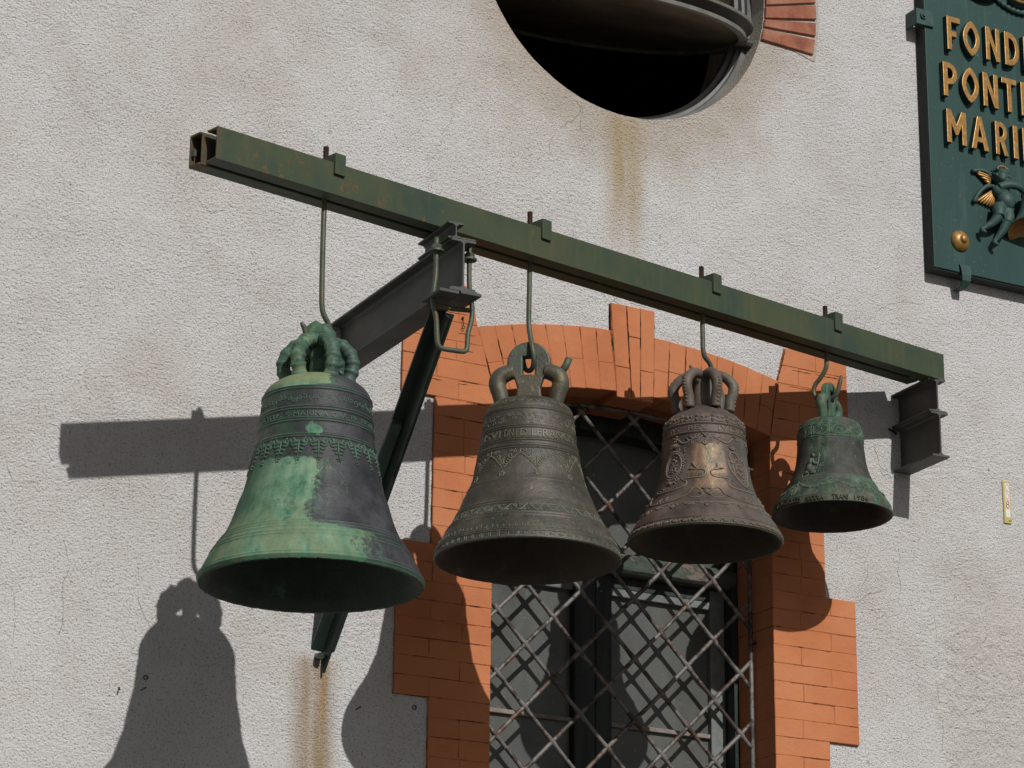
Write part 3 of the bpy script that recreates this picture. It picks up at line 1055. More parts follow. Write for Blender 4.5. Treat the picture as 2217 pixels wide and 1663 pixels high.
s1 = MB()
sash_ring(s1, [(0.605, 0.0), (0.605, 0.014), (0.575, 0.014), (0.575, 0.0)])
sash = s1.build('sash_rim', SASHRIM, roundw)
s2 = MB()
sash_ring(s2, [(0.595, 0.0145), (0.612, 0.047), (0.578, 0.047), (0.572, 0.0145)])
s2.build('sash_band', SASHBAND, roundw)
s3 = MB()
sash_ring(s3, [(0.625, 0.0475), (0.625, 0.058), (0.578, 0.058), (0.578, 0.0475)])
s3.build('sash_rim', SASHRIM, roundw)
s4 = MB()
n = 96
s4.loops([[sash_pt(0.5745, 2 * math.pi * k / n, 0.016) for k in range(n)], [sash_pt(0.5745, 2 * math.pi * k / n, 0.020) for k in range(n)]])
s4.build('sash_panel', SASHDARK, roundw)
for sx in (-1, 1):
    s5 = MB()
    s5.tube([(4.838 + sx * 0.56, 0.075, 6.215), (4.838 + sx * 0.598, 0.060, 6.205)], 0.020, 10)
    s5.build('pivot', SASHBAND, roundw)
s6 = MB()
s6.tube([(4.52, 0.24, 5.70), (4.52, 0.24, 6.06)], 0.006, 6)
s6.build('stay_chain', SASHBAND, roundw)

# arched window: timber frame, upper light, flaking transom, two lower leaves
YW = 0.225
wf = MB()


def zarch(x, drop):
    return zi(x) - drop


wf.box((4.236, 0.216, ZB), (4.296, 0.33, 4.66))
wf.box((5.412, 0.218, ZB), (5.455, 0.33, 4.66))
segs = [4.25 + (5.44 - 4.25) * k / 16 for k in range(17)]
for a, b in zip(segs[:-1], segs[1:]):
    wf.loops([[(a, 0.218, zi(a) - 0.075), (b, 0.218, zi(b) - 0.075), (b, 0.218, zi(b) + 0.03), (a, 0.218, zi(a) + 0.03)],
              [(a, 0.335, zi(a) - 0.075), (b, 0.335, zi(b) - 0.075), (b, 0.335, zi(b) + 0.03), (a, 0.335, zi(a) + 0.03)]])
win = wf.build('arched_window', WOOD, bld, bevel=0.003)
m = MB()
m.add([(4.26, 0.300, 4.12), (5.45, 0.300, 4.12), (5.45, 0.300, 4.74), (4.26, 0.300, 4.74)], [(0, 1, 2, 3)])
m.build('upper_light', PANE, win)
m = MB()                                                     # transom with a sloping weathered top
m.prism([(0.299, 4.197), (0.235, 4.178), (0.216, 4.166), (0.216, 4.116), (0.229, 4.105), (0.299, 4.105)], (4.297, 0, 0), (5.4315, 0, 0), (0, 1, 0), (0, 0, 1))
m.build('transom', FLAKY, win, bevel=0.002)


def stile(x0, x1, y0, y1, z0, z1, mat, name='stile'):
    q = MB()
    q.box((x0, y0, z0), (x1, y1, z1))
    return q.build(name, mat, win, bevel=0.003)


for (xa, xb, ya) in ((4.2965, 4.3745, 0.270), (4.779, 4.863, 0.258), (4.867, 4.932, 0.262), (5.3500, 5.4110, 0.270)):
    stile(xa, xb, ya, 0.305, ZB + 0.05, 4.103, WOOD if xa < 5.3 else RAILWOOD)  # right stile takes the lighter, sunlit tone
for (xa, xb) in ((4.3755, 4.778), (4.933, 5.349)):
    stile(xa, xb, 0.274, 0.305, 4.059, 4.1025, WOOD, 'top_rail')
    stile(xa, xb, 0.270, 0.305, 4.030, 4.0578, RAILWOOD, 'top_bead')
    stile(xa, xb, 0.276, 0.299, 3.5605, 3.5765, BARWOOD, 'glazing_bar')
    stile(xa, xb, 0.276, 0.299, 3.0955, 3.1115, BARWOOD, 'glazing_bar')
    for za, zb_ in ((3.577, 4.0295), (3.112, 3.560), (ZB + 0.05, 3.095)):
        q = MB()
        q.box((xa + 0.0005, 0.292, za), (xb - 0.0005, 0.298, zb_))
        q.build('pane', PANE, win)

# fine cracks running through the plaster
CR = [[(4.623, 5.770), (4.648, 5.735), (4.613, 5.690), (4.579, 5.660), (4.528, 5.600), (4.519, 5.545), (4.545, 5.50), (4.567, 5.464), (4.605, 5.347), (4.615, 5.226), (4.559, 5.25)],
      [(4.661, 5.765), (4.648, 5.70), (4.642, 5.660), (4.623, 5.645)],
      [(2.667, 4.327), (2.70, 4.30), (2.723, 4.276)],
      [(2.78, 3.93), (2.804, 3.854), (2.824, 3.782), (2.805, 3.721), (2.814, 3.635), (2.80, 3.56)],
      [(2.616, 4.198), (2.601, 4.091), (2.63, 4.02)],
      [(4.67, 5.10), (4.700, 5.078), (4.730, 5.064), (4.757, 5.025)], [(4.80, 5.10), (4.787, 5.049), (4.80, 5.022), (4.86, 5.03), (4.93, 5.025)],
      [(5.90, 4.68), (5.918, 4.625), (5.927, 4.591), (5.958, 4.578), (5.978, 4.572), (6.009, 4.550)], [(5.915, 4.60), (5.94, 4.56), (5.965, 4.565), (5.98, 4.545)],
      [(5.865, 5.10), (5.884, 5.144), (5.896, 5.165), (5.96, 5.22), (6.06, 5.262), (6.137, 5.268), (6.20, 5.30), (6.26, 5.36)],
      [(5.997, 4.30), (6.003, 4.249), (5.990, 4.20), (6.003, 4.145), (5.978, 4.055), (5.95, 4.00)],
      [(5.80, 4.062), (5.824, 4.075), (5.860, 4.10), (5.897, 4.11), (5.95, 4.135)], [(5.80, 4.075), (5.85, 4.16), (5.86, 4.21)],
      [(2.47, 3.72), (2.55, 3.69), (2.64, 3.70), (2.66, 3.60), (2.66, 3.52)], [(3.05, 3.80), (3.06, 3.70), (3.12, 3.60), (3.14, 3.52)],
      [(6.15, 4.05), (6.16, 3.93), (6.15, 3.80), (6.17, 3.66), (6.16, 3.55)]]
def crack_line(pts, y, w, seed, mat, skip=-0.16, jag=0.0045, sub=7):
    P = smooth_path([(x, y, z) for x, z in pts], sub)
    P = [p + Vector((mnoise.noise(Vector((p.z * 60, p.x * 60, seed))) * jag, 0, mnoise.noise(Vector((p.x * 60, 9, p.z * 60 + seed))) * jag)) for p in P]
    runs, cur = [], [P[0]]
    for i in range(1, len(P)):
        if mnoise.noise(P[i] * 14 + Vector((seed, 0, 3))) < skip:
            if len(cur) > 2:
                runs.append(cur)
            cur = []
        cur.append(P[i])
    if len(cur) > 2:
        runs.append(cur)
    for run in runs:
        q = MB()
        top, bot = [], []
        for i, p in enumerate(run):
            d = (run[min(i + 1, len(run) - 1)] - run[max(i - 1, 0)]).normalized()
            sd_ = Vector((-d.z, 0, d.x))
            e = min(1.0, i * 0.5, (len(run) - 1 - i) * 0.5)
            ww = w * (0.3 + 1.0 * abs(mnoise.noise(p * 40))) * e + 0.00008
            top.append(p + sd_ * ww)
            bot.append(p - sd_ * ww)
        n = len(run)
        q.add(top + bot, [(i, i + 1, n + i + 1, n + i) for i in range(n - 1)])
        q.build('crack', mat, bld)


for ci, c in enumerate(CR):
    crack_line(c, -0.0005, 0.0010, ci, CRACK)
DARKGAP = mat_flat('dark_open_joint', (0.040, 0.017, 0.011), 0.95, 0, None, 0.3, 60, 0.05)
yk = -0.0134
for i in (0, 1, 2, 4, 6, 7):
    f = 0.9 if i < 3 else 0.7
    crack_line([(XT[i] + (XB[i] - XT[i]) * t, ze(XT[i]) + (zi(XB[i]) - ze(XT[i])) * t) for t in (0.02, 0.25 * f, 0.5 * f, f)], yk, 0.0026 if i < 3 else 0.0014, 30 + i, DARKGAP, -0.10, 0.003)
for i in (1, 2, 3, 4, 5, 6, 7):
    crack_line([(XT2[i] + (XB2[i] - XT2[i]) * t, ze(XT2[i]) + (zi(XB2[i]) - ze(XT2[i])) * t) for t in (0.03, 0.3, 0.6, 0.95)], yk, 0.0016, 40 + i, DARKGAP, -0.08, 0.003)
for i, w_ in ((1, 0.0030), (2, 0.0020), (3, 0.0012)):
    crack_line([(KB[i] + (KT[i] - KB[i]) * t, 4.668 + 0.346 * t) for t in (0.99, 0.7, 0.4, 0.02)], yk - 0.0015, w_, 50 + i, DARKGAP, -0.2, 0.003)
crack_line([(5.508, 4.972), (5.490, 4.905), (5.472, 4.846), (5.452, 4.74), (5.436, 4.632)], yk, 0.0022, 61, DARKGAP, -0.2, 0.003)
crack_line([(4.205, 4.960), (4.234, 4.829), (4.265, 4.73), (4.300, 4.61)], yk, 0.0012, 62, DARKGAP, -0.05, 0.003)
random.seed(5)
for spans, inner in (([(2.995, 3.517, 4.074), (3.517, 4.034, 3.947), (4.034, 4.548, 4.074)], 4.302), ([(3.010, 3.533, 5.663), (3.533, 4.056, 5.790), (4.056, 4.560, 5.661)], 5.432)):
    for z0, z1, outer in spans:
        for a_, b_ in rows(z0, z1, 0.0655)[1:]:
            if random.random() < 0.72:
                x0c, x1c = min(inner, outer) + 0.008, max(inner, outer) - 0.008
                lo = x0c + (x1c - x0c) * random.uniform(0, 0.45)
                hi = lo + (x1c - lo) * random.uniform(0.5, 1.0)
                n_ = max(3, int((hi - lo) / 0.04))
                crack_line([(lo + (hi - lo) * k / n_, a_) for k in range(n_ + 1)], yk, 0.0011, random.randint(70, 900), DARKGAP, -0.12, 0.0022)
for z_, x0_, x1_ in ((4.61, 3.96, 4.20), (4.73, 4.09, 4.22), (4.79, 4.05, 4.24), (4.86, 3.96, 4.2), (4.70, 5.46, 5.76), (4.83, 5.50, 5.77), (4.895, 5.51, 5.77)):
    crack_line([(x0_ + (x1_ - x0_) * k / 5, z_) for k in range(6)], yk, 0.0012, int(z_ * 100), DARKGAP, -0.12, 0.003)

# ------------------------------------------------------------------ window grille
gr_ = empty('window_grille', (4.88, 0.10, ZB), 'rusty iron diamond lattice grille in front of the arched window', 'grille')
GY = 0.10


def loc(p, root):
    return Vector(p) - root.location


GX0, GX1, GZ0 = 4.330, 5.405, 2.60


def ztop(x):
    return zi(x) - 0.034


def inside(x, z):
    return GX0 - 1e-6 <= x <= GX1 + 1e-6 and GZ0 <= z <= ztop(x)


NX, NZ, PX, PZ = 4.3840, 3.4420, 0.1083, 0.1079
for sgn in (1, -1):
    for c in range(-20, 30, 2):
        pts = []
        for k in range(-400, 1200):
            i = k * 0.02 - 2
            j = (i - c) if sgn > 0 else (c - i)
            x, z = NX + PX * i, NZ + PZ * j
            if inside(x, z):
                pts.append((i, x, z))
        if len(pts) < 6:
            continue
        i0, i1 = pts[0][0], pts[-1][0]
        path, rad = [], []
        nseg = max(2, int((i1 - i0) / 0.125))
        for k in range(nseg + 1):
            i = i0 + (i1 - i0) * k / nseg
            j = (i - c) if sgn > 0 else (c - i)
            d = abs(i - round(i))
            r = 0.0079
            yy = GY
            if sgn < 0:
                r += 0.0042 * math.exp(-(d / 0.10) ** 2)
            wob = mnoise.noise(Vector((i * 0.6, c, sgn))) * 0.003
            path.append(loc((NX + PX * i + wob, yy, NZ + PZ * j - wob), gr_))
            rad.append(r)
        q = MB()
        q.tube(path, rad, 8)
        q.build('bar', GRILLE, gr_, smooth=True)
for nm, pth in (('frame_bar', [(GX1 + 0.004, GY, GZ0 - 0.02), (GX1 + 0.004, GY, ztop(GX1) + 0.004)]), ('frame_bar', [(GX0 - 0.006, GY, GZ0 - 0.02), (GX0 - 0.006, GY, ztop(GX0) + 0.004)]),
                ('frame_bar', [(GX0 - 0.01 + (GX1 - GX0 + 0.018) * k / 20, GY, ztop(GX0 - 0.01 + (GX1 - GX0 + 0.018) * k / 20) + 0.006) for k in range(21)]),
                ('frame_bar', [(GX0 - 0.01, GY, GZ0 - 0.012), (GX1 + 0.01, GY, GZ0 - 0.012)])):
    q = MB()
    q.tube([loc(p, gr_) for p in pth], 0.0085, 8)
    q.build(nm, GRILLE, gr_, smooth=True)
for z in (2.9, 3.885, 4.53):
    q = MB()
    q.tube([loc((GX1 + 0.004, 0.105, z), gr_), loc((5.445, 0.105, z), gr_)], 0.008, 8)
    q.build('pin', GRILLE, gr_, smooth=True)
    q = MB()
    q.tube([loc((GX0 - 0.006, 0.105, z), gr_), loc((4.292, 0.105, z), gr_)], 0.008, 8)
    q.build('pin', GRILLE, gr_, smooth=True)

# ------------------------------------------------------------------ steel frame that carries the bells
AB = R(14.0279)
TILT = R(1.8534)
U = Vector((math.cos(AB) * math.cos(TILT), math.sin(AB) * math.cos(TILT), math.sin(TILT)))   # the beam climbs a little towards the right
UH = Vector((math.cos(AB), math.sin(AB), 0))
NI = Vector((-math.sin(AB), math.cos(AB), 0))                 # from the front face towards the wall
ZUP = Vector((0, 0, 1))
FBL = Vector((2.8240, -1.0400, 4.772))
BL, BW, BH = 3.3393, 0.118, 0.103
frame = empty('bell_frame', (3.72, -0.4, 4.575), 'green steel beam on two wall brackets carrying the hanging bells', 'bell frame')


def fl(p):
    return Vector(p) - frame.location


def channel(front):
    t, tf, d = 0.006, 0.0085, 0.050
    if front:
        P = [(0, 0), (d, 0), (d, tf * 0.75), (t + 0.004, tf), (t, tf + 0.006), (t, BH - tf - 0.006), (t + 0.004, BH - tf), (d, BH - tf * 0.75), (d, BH), (0, BH)]
    else:
        P = [(0, 0), (0, 0)]
        P = [(BW - d, 0), (BW, 0), (BW, BH), (BW - d, BH), (BW - d, BH - tf * 0.75), (BW - t - 0.004, BH - tf), (BW - t, BH - tf - 0.006), (BW - t, tf + 0.006), (BW - t - 0.004, tf), (BW - d, tf * 0.75)]
    s = 0.0 if front else -0.012
    q = MB()
    q.prism(P, fl(FBL + U * s), fl(FBL + U * (BL + s * 6)), NI, ZUP)
    return q.build('beam_channel', BEAM, frame, bevel=0.0012)


channel(True)
channel(False)
q = MB()
q.prism([(0.0665, 0.0012), (0.0725, 0.0012), (0.0725, BH - 0.0012), (0.0665, BH - 0.0012)], fl(FBL - U * 0.004), fl(FBL + U * (BL - 0.14)), NI, ZUP)
q.build('beam_web', BEAM, frame, bevel=0.001)
q = MB()                                                      # little welded tab inside the rear channel mouth
q.prism([(0.096, 0.035), (0.111, 0.035), (0.111, 0.055), (0.096, 0.055)], fl(FBL - U * 0.010), fl(FBL - U * 0.002), NI, ZUP)
q.build('weld_tab', STEEL, frame)


def ibeam(P0, P1, h, b, tw, tf, mat, name):
    """I-section whose underside centre line runs P0 -> P1"""
    r = 0.007
    hb, hw = b / 2, tw / 2
    P = [(-hb, 0), (hb, 0), (hb, tf), (hw + r, tf + 0.001), (hw, tf + r), (hw, h - tf - r), (hw + r, h - tf - 0.001), (hb, h - tf), (hb, h), (-hb, h), (-hb, h - tf), (-hw - r, h - tf - 0.001), (-hw, h - tf - r), (-hw, tf + r), (-hw - r, tf + 0.001), (-hb, tf)]
    d = (Vector(P1) - Vector(P0)).normalized()
    ax = Vector((-d.y, d.x, 0)).normalized()
    q = MB()
    q.prism(P, fl(P0), fl(P1), ax, ZUP)
    return q.build(name, mat, frame, bevel=0.001)


q = MB()
q.prism([(0.0505, 0.002), (0.0660, 0.002), (0.0660, BH - 0.002), (0.0505, BH - 0.002)], fl(FBL + U * (BL - 0.13)), fl(FBL + U * (BL - 0.001)), NI, ZUP)
q.build('added_gap_filler', STEEL, frame)  # plate added to shut off the bright gap through the beam slot
ibeam((3.727, 0.08, 4.575), (3.708, -0.905, 4.575), 0.167, 0.084, 0.0065, 0.008, STEEL, 'cantilever')
ibeam((3.692, -0.675, 4.7425), (3.686, -0.895, 4.7425), 0.0555, 0.055, 0.005, 0.006, STEEL, 'packing_beam')
ibeam((6.030, 0.08, 4.578), (6.019, -0.250, 4.578), 0.170, 0.074, 0.006, 0.0075, STEEL, 'stub_bracket')
ibeam((6.028, 0.08, 4.7485), (6.016, -0.245, 4.7485), 0.1290, 0.074, 0.006, 0.0075, STEEL, 'packing_beam')
# weld beads on the sawn ends
for c0, c1, rr in (((5.985, -0.252, 4.879), (6.058, -0.234, 4.879), 0.006), ((5.985, -0.247, 4.750), (6.05, -0.247, 4.750), 0.0055), ((3.668, -0.900, 4.744), (3.748, -0.902, 4.744), 0.006), ((3.665, -0.835, 4.799), (3.715, -0.822, 4.800), 0.005)):
    q = MB()
    A, B_ = Vector(c0), Vector(c1)
    pts = [A + (B_ - A) * k / 14 for k in range(15)]
    q.tube([fl(p) for p in pts], [rr * (0.7 + 0.5 * abs(mnoise.noise(p * 160))) for p in pts], 7)
    q.build('weld', STEEL, frame, smooth=True)
# diagonal strut: tee section, web downwards, footed in the plaster
F0, F1 = Vector((3.691, 0.03, 3.585)), Vector((3.742, -0.705, 4.573))
d = (F1 - F0).normalized()
ax = (Vector((1, 0, 0)) - d * d.x).normalized()
ay = d.cross(ax)
if ay.z < 0:
    ay = -ay
q = MB()
q.prism([(-0.042, 0), (-0.0045, -0.002), (-0.0035, -0.062), (0.0035, -0.062), (0.0045, -0.002), (0.042, 0), (0.042, 0.008), (-0.042, 0.008)], fl(F0), fl(F1), ax, ay)
q.build('strut', STRUT, frame, bevel=0.0012)
q = MB()
q.prism([(-0.046, -0.012), (-0.008, -0.012), (-0.008, -0.003), (-0.046, -0.003)], fl(F0 + d * 0.60), fl(F0 + d * 0.86), ax, ay)
q.build('strut_plate', STRUT, frame, bevel=0.001)
q = MB()
q.tube([fl((3.672, -0.035, 3.600)), fl((3.676, 0.0, 3.605))], 0.012, 8)
q.build('bolt', STRUT, frame)
# stirrup clamped round the free end of the cantilever
SY = -0.852
left = [(3.640, 4.752), (3.640, 4.690), (3.640, 4.630), (3.634, 4.580), (3.631, 4.548), (3.637, 4.515), (3.644, 4.490), (3.647, 4.450), (3.650, 4.415), (3.656, 4.400), (3.670, 4.395), (3.700, 4.3955), (3.735, 4.3975),
        (3.747, 4.402), (3.752, 4.415), (3.754, 4.455), (3.761, 4.485), (3.767, 4.515), (3.767, 4.550), (3.760, 4.590), (3.756, 4.625), (3.755, 4.690), (3.755, 4.745)]
q = MB()
q.tube([fl(p) for p in smooth_path([(x, SY, z) for x, z in left], 4)], 0.0078, 10)
st_ = q.build('stirrup', ROD, frame, smooth=True)
q = MB()
q.tube([fl((3.636, SY, 4.5325)), fl((3.700, SY, 4.529)), fl((3.766, SY, 4.536))], 0.0075, 10)
q.build('cross_rod', ROD, st_, smooth=True)


def nut(c, r, h, rot=0.0, axis=None):
    q = MB()
    c = Vector(c)
    rings = []
    for z, s in ((0, 0.93), (0.15, 1.0), (0.85, 1.0), (1, 0.93)):
        rings.append([c + Vector((r * s * math.cos(rot + k * math.pi / 3), r * s * math.sin(rot + k * math.pi / 3), z * h)) for k in range(6)])
    q.loops(rings)
    return q


def disc(c, r, h, n=20):
    q = MB()
    c = Vector(c)
    q.loops([[c + Vector((r * math.cos(2 * math.pi * k / n), r * math.sin(2 * math.pi * k / n), z)) for k in range(n)] for z in (0, h)])
    return q


for x, zt in ((3.640, 4.705), (3.755, 4.698)):
    disc(fl((x, SY, zt)), 0.0235, 0.006).build('washer', ROD, st_)
    nut(fl((x, SY, zt + 0.0062)), 0.0165, 0.017, 0.4).build('nut', ROD, st_)
for xa, xb, dz in ((3.618, 3.684, 0.0), (3.690, 3.762, 0.004)):
    q = MB()
    q.box(fl((xa, -0.925, 4.552 + dz)), fl((xb, -0.800, 4.562 + dz)))
    q.build('clamp_plate', STEEL, st_, bevel=0.0015)
q = MB()
q.box(fl((3.655, -0.915, 4.5665)), fl((3.752, -0.80, 4.5745)))
q.build('clamp_plate', STEEL, st_, bevel=0.0015)

# ------------------------------------------------------------------ hanging rods
MID = FBL + NI * 0.059


# rod / bell stations: distance along the beam, height of the bell mouth, and size factor, before and after fitting the beam
STN = [((0.4398, 3.6523), (0.4496, 3.5893), 0.9693), ((1.27095, 3.8735), (1.3020, 3.8225), 0.9776), ((2.0441, 4.0692), (2.1079, 4.0331), 0.9854), ((2.6555, 4.2793), (2.7547, 4.2569), 0.9916)]


def beam_top(u):
    return FBL.z + BH + u * math.tan(TILT)


def station(i):
    (u0, z0), (u1, z1), k = STN[i]

    def at(u, z, n=0.0):
        p = FBL + NI * 0.059 + UH * (u1 + (u - u0) * k) - NI * (n * k)
        return Vector((p.x, p.y, z1 + (z - z0) * k))
    return at


def hanger(i, path, label, clip_u):
    u = UH.dot(path[0] - FBL)
    zt = beam_top(u)
    ztop_ = zt + 0.072
    path = [Vector((path[0].x, path[0].y, zt - 0.01))] + path[1:]
    root = empty('hanger_rod', (path[0].x, path[0].y, zt - BH), label, 'hook rod', 'hook rods through the beam')
    o = root.location
    pth = smooth_path([p - o for p in path], 5)
    q = MB()
    n = len(pth)
    rad = [0.0082] * n
    for k in range(4):
        rad[-1 - k] = 0.0045 + 0.001 * k
    q.tube(pth, rad, 10)
    q.build('hook', ROD, root, smooth=True)
    q = MB()                                                  # threaded end standing above the beam
    N = 46
    zz = [path[0].z + (ztop_ - path[0].z) * k / N for k in range(N + 1)]
    q.tube([Vector((path[0].x, path[0].y, z)) - o for z in zz], [0.0082 + (0.0009 if k % 2 else -0.0006) for k in range(N + 1)], 10)
    q.build('thread', THREAD, root)
    # folded clip plate over the two channels
    zc = beam_top(clip_u)
    a = FBL + NI * 0.059 + UH * (clip_u - 0.020) - o
    b = FBL + NI * 0.059 + UH * (clip_u + 0.020) - o
    q = MB()
    z0 = zc - o.z + 0.0008
    f = 0.0595
    sec = [(f + 0.0085, 0.028), (-f + 0.005, 0.028), (-f + 0.005, 0.0), (f, 0.0), (f, -0.040), (f + 0.0085, -0.040)]
    A = Vector((a.x, a.y, z0))
    B2 = Vector((b.x, b.y, z0))
    q.prism(sec, A, B2, -NI, ZUP)
    q.build('clip', BEAM, root, bevel=0.0012)
    nut(Vector((path[0].x, path[0].y, zt + 0.0005)) - o, 0.0155, 0.016, 0.2).build('nut', THREAD, root)
    return root


on_beam = station(0)
hanger(0, [on_beam(0.441, 4.99), on_beam(0.441, 4.75), on_beam(0.443, 4.60), on_beam(0.4465, 4.535), on_beam(0.457, 4.508), on_beam(0.473, 4.489), on_beam(0.4805, 4.465), on_beam(0.477, 4.435), on_beam(0.460, 4.412), on_beam(0.432, 4.402), on_beam(0.405, 4.410), on_beam(0.388, 4.432), on_beam(0.380, 4.452), on_beam(0.367, 4.466)],
       'long hook rod through the beam holding the big half green bell', 0.4550)
on_beam = station(1)
hanger(1, [on_beam(1.2685, 4.99), on_beam(1.2685, 4.80), on_beam(1.2675, 4.68), on_beam(1.262, 4.62, 0.015), on_beam(1.256, 4.580, 0.030), on_beam(1.260, 4.548, 0.033), on_beam(1.268, 4.524, 0.022), on_beam(1.274, 4.514, 0.0), on_beam(1.276, 4.527, -0.024), on_beam(1.276, 4.560, -0.035), on_beam(1.276, 4.585, -0.034)],
       'hook rod through the beam holding the dark brown bell with pierced crown plate', 1.3130)
on_beam = station(2)
hanger(2, [on_beam(2.040, 4.99), on_beam(2.0425, 4.80), on_beam(2.0432, 4.765), on_beam(2.052, 4.738), on_beam(2.074, 4.722), on_beam(2.0857, 4.700), on_beam(2.080, 4.668), on_beam(2.062, 4.645), on_beam(2.035, 4.637), on_beam(2.010, 4.645), on_beam(1.995, 4.664), on_beam(1.978, 4.690)],
       'hook rod through the beam holding the ornate bell with bare metal waist', 2.1124)
H4 = Vector((0.5, -0.866, 0))


def b4p(s, z):
    p = on_beam(2.646, z)
    return p + H4 * s


on_beam = station(3)
hanger(3, [b4p(0, 4.99), b4p(0, 4.86), b4p(-0.004, 4.828), b4p(-0.022, 4.800), b4p(-0.045, 4.775), b4p(-0.053, 4.750), b4p(-0.044, 4.726), b4p(-0.020, 4.712), b4p(0.012, 4.711), b4p(0.036, 4.728), b4p(0.047, 4.757), b4p(0.056, 4.792)],
       'short hook rod through the beam holding the smallest bell', 2.7410)


# ------------------------------------------------------------------ bells
class Bell:
    def __init__(self, name, label, c, Rm, size, prof, mat, inner, rings, seed):
        self.c = Vector(c)
        d = CAMPOS - self.c
        rz = math.atan2(d.y, d.x) + math.pi / 2              # local -Y looks along the street towards the viewer
        self.root = empty(name, c, label, 'bell', 'bronze bells hanging from the beam', rz)
        self.rz = rz
        self.root.scale = (size, size, size)
        self.mat, self.inner = mat, inner
        self.prof = prof
        self.H = prof[-1][0]
        self.seed = seed
        self.rings = rings
        self.body(Rm)

    def rad(self, z):
        """monotone cubic through the measured silhouette"""
        P = self.prof
        if z <= P[0][0]:
            return P[0][1]
        if z >= P[-1][0]:
            return P[-1][1]
        for i in range(len(P) - 1):
            if P[i][0] <= z <= P[i + 1][0]:
                break
        def sl(k):
            return (P[k + 1][1] - P[k][1]) / (P[k + 1][0] - P[k][0])
        def tan(k):
            if k == 0:
                return sl(0)
            if k == len(P) - 1:
                return sl(k - 1)
            a, b = sl(k - 1), sl(k)
            return 0.0 if a * b <= 0 else 2 * a * b / (a + b)
        h = P[i + 1][0] - P[i][0]
        t = (z - P[i][0]) / h
        a, b = P[i][1], P[i + 1][1]
        ma, mb_ = tan(i) * h, tan(i + 1) * h
        return (2 * t ** 3 - 3 * t * t + 1) * a + (t ** 3 - 2 * t * t + t) * ma + (-2 * t ** 3 + 3 * t * t) * b + (t ** 3 - t * t) * mb_

    def nrm(self, z):
        e = 0.002
        s = (self.rad(z + e) - self.rad(z - e)) / (2 * e)
        L = math.hypot(1, s)
        return (1 / L, -s / L)                                # (radial, z)

    def at(self, th, z, h=0.0):
        r = self.rad(z)
        nr, nz = self.nrm(z)
        r += nr * h
        t = R(th)
        return Vector((r * math.sin(t), -r * math.cos(t), z + nz * h))

    def body(self, Rm):
        N = 224
        zs = []
        z = 0.0
        while z < self.H:
            zs.append(z)
            z += 0.0014 if any(abs(z - q[0]) < 3.2 * q[2] + 0.002 for q in self.rings) else 0.0035
        zs.append(self.H)
        outer = []
        for z in zs:
            h = sum(1.35 * a * math.exp(-((z - q) / w) ** 2) for q, a, w in self.rings)
            nr, nz = self.nrm(max(0.003, min(z, self.H - 0.003)))
            outer.append((self.rad(z) + nr * h, z + nz * h))
        t = Rm * 0.075
        inner = [(Rm * 0.985, -0.0015), (Rm * 0.95, 0.001), (Rm * 0.86, 0.035 * Rm / 0.3)]
        k = 0.10 * Rm / 0.3
        while k < self.H * 0.93:
            inner.append((max(0.02, self.rad(k) - t * (1.25 - 0.4 * min(1, k / 0.3))), k))
            k += 0.015
        inner.append((0.001, self.H * 0.945))
        q = MB()
        jit = [mnoise.noise(Vector((math.cos(2 * math.pi * k / N) * 9, math.sin(2 * math.pi * k / N) * 9, self.seed))) for k in range(N)]
        jit2 = [mnoise.noise(Vector((math.cos(2 * math.pi * k / N) * 30, math.sin(2 * math.pi * k / N) * 30, self.seed))) for k in range(N)]
        wear = 0.0022 if self.seed == 1 else 0.0008

        def ring(r, z):
            e = max(0.0, 1 - abs(z) / 0.016) * wear
            return [((r + (jit[k] + jit2[k]) * e) * math.sin(2 * math.pi * k / N), -(r + (jit[k] + jit2[k]) * e) * math.cos(2 * math.pi * k / N), z + (jit2[k]) * e) for k in range(N)]
        q.loops([ring(r, z) for r, z in outer] + [ring(0.0005, self.H)], cap=False)
        # loops() runs upwards; flip so that the outside faces out
        q.cur = 1
        q.loops([ring(r, z) for r, z in reversed(inner)] + [ring(*outer[0])], cap=False)
        self.b = q.build('body', [self.mat, self.inner], self.root, smooth=True)

    # -- relief
    def stroke(self, mb, pts, rad, h=0.0, sides=5, sub=0):
        if sub:
            pts = [(p.x, p.y) for p in smooth_path([(a, b, 0) for a, b in pts], sub)]
        P = [self.at(a, z, h) for a, z in pts]
        n = len(P)
        rr = rad if hasattr(rad, '__len__') else [rad] * n
        rr = [r * (1.6 if self.seed == 2 else 1.4) for r in rr]
        if len(rr) != n:
            rr = [rr[0] + (rr[-1] - rr[0]) * i / (n - 1) for i in range(n)]
        mb.tube(P, rr, sides)

    def lobe(self, mb, th, z, ang, ln, wd, ht=0.002, n=6):
        """leaf lobe: an ellipsoid on the surface, its long axis turned by ang (0 = upwards)"""
        c = self.at(th, z)
        ez = (self.at(th, z + 0.002) - self.at(th, z - 0.002)).normalized()
        nr, nz = self.nrm(z)
        t = R(th)
        en = Vector((nr * math.sin(t), -nr * math.cos(t), nz))
        ex = ez.cross(en)
        a = R(ang)
        u = ez * math.cos(a) + ex * math.sin(a)
        v = ex * math.cos(a) - ez * math.sin(a)
        mb.blob(c, u * ln * 1.08, v * wd * 1.1, en * ht * 1.45, n, 4)

    def dd(self, z, m):
        """degrees for m metres along the girth at height z"""
        return math.degrees(m / self.rad(z))

    def spiral(self, mb, th, z, r, turns, start, dirn, rad):
        pts = []
        n = int(10 * turns) + 3
        for k in range(n + 1):
            f = k / n
            rr = r * (1 - 0.85 * f)
            a = R(start + dirn * 360 * turns * f)
            pts.append((th + self.dd(z, rr * math.cos(a)), z + rr * math.sin(a)))
        self.stroke(mb, pts, [rad, rad * 0.8])

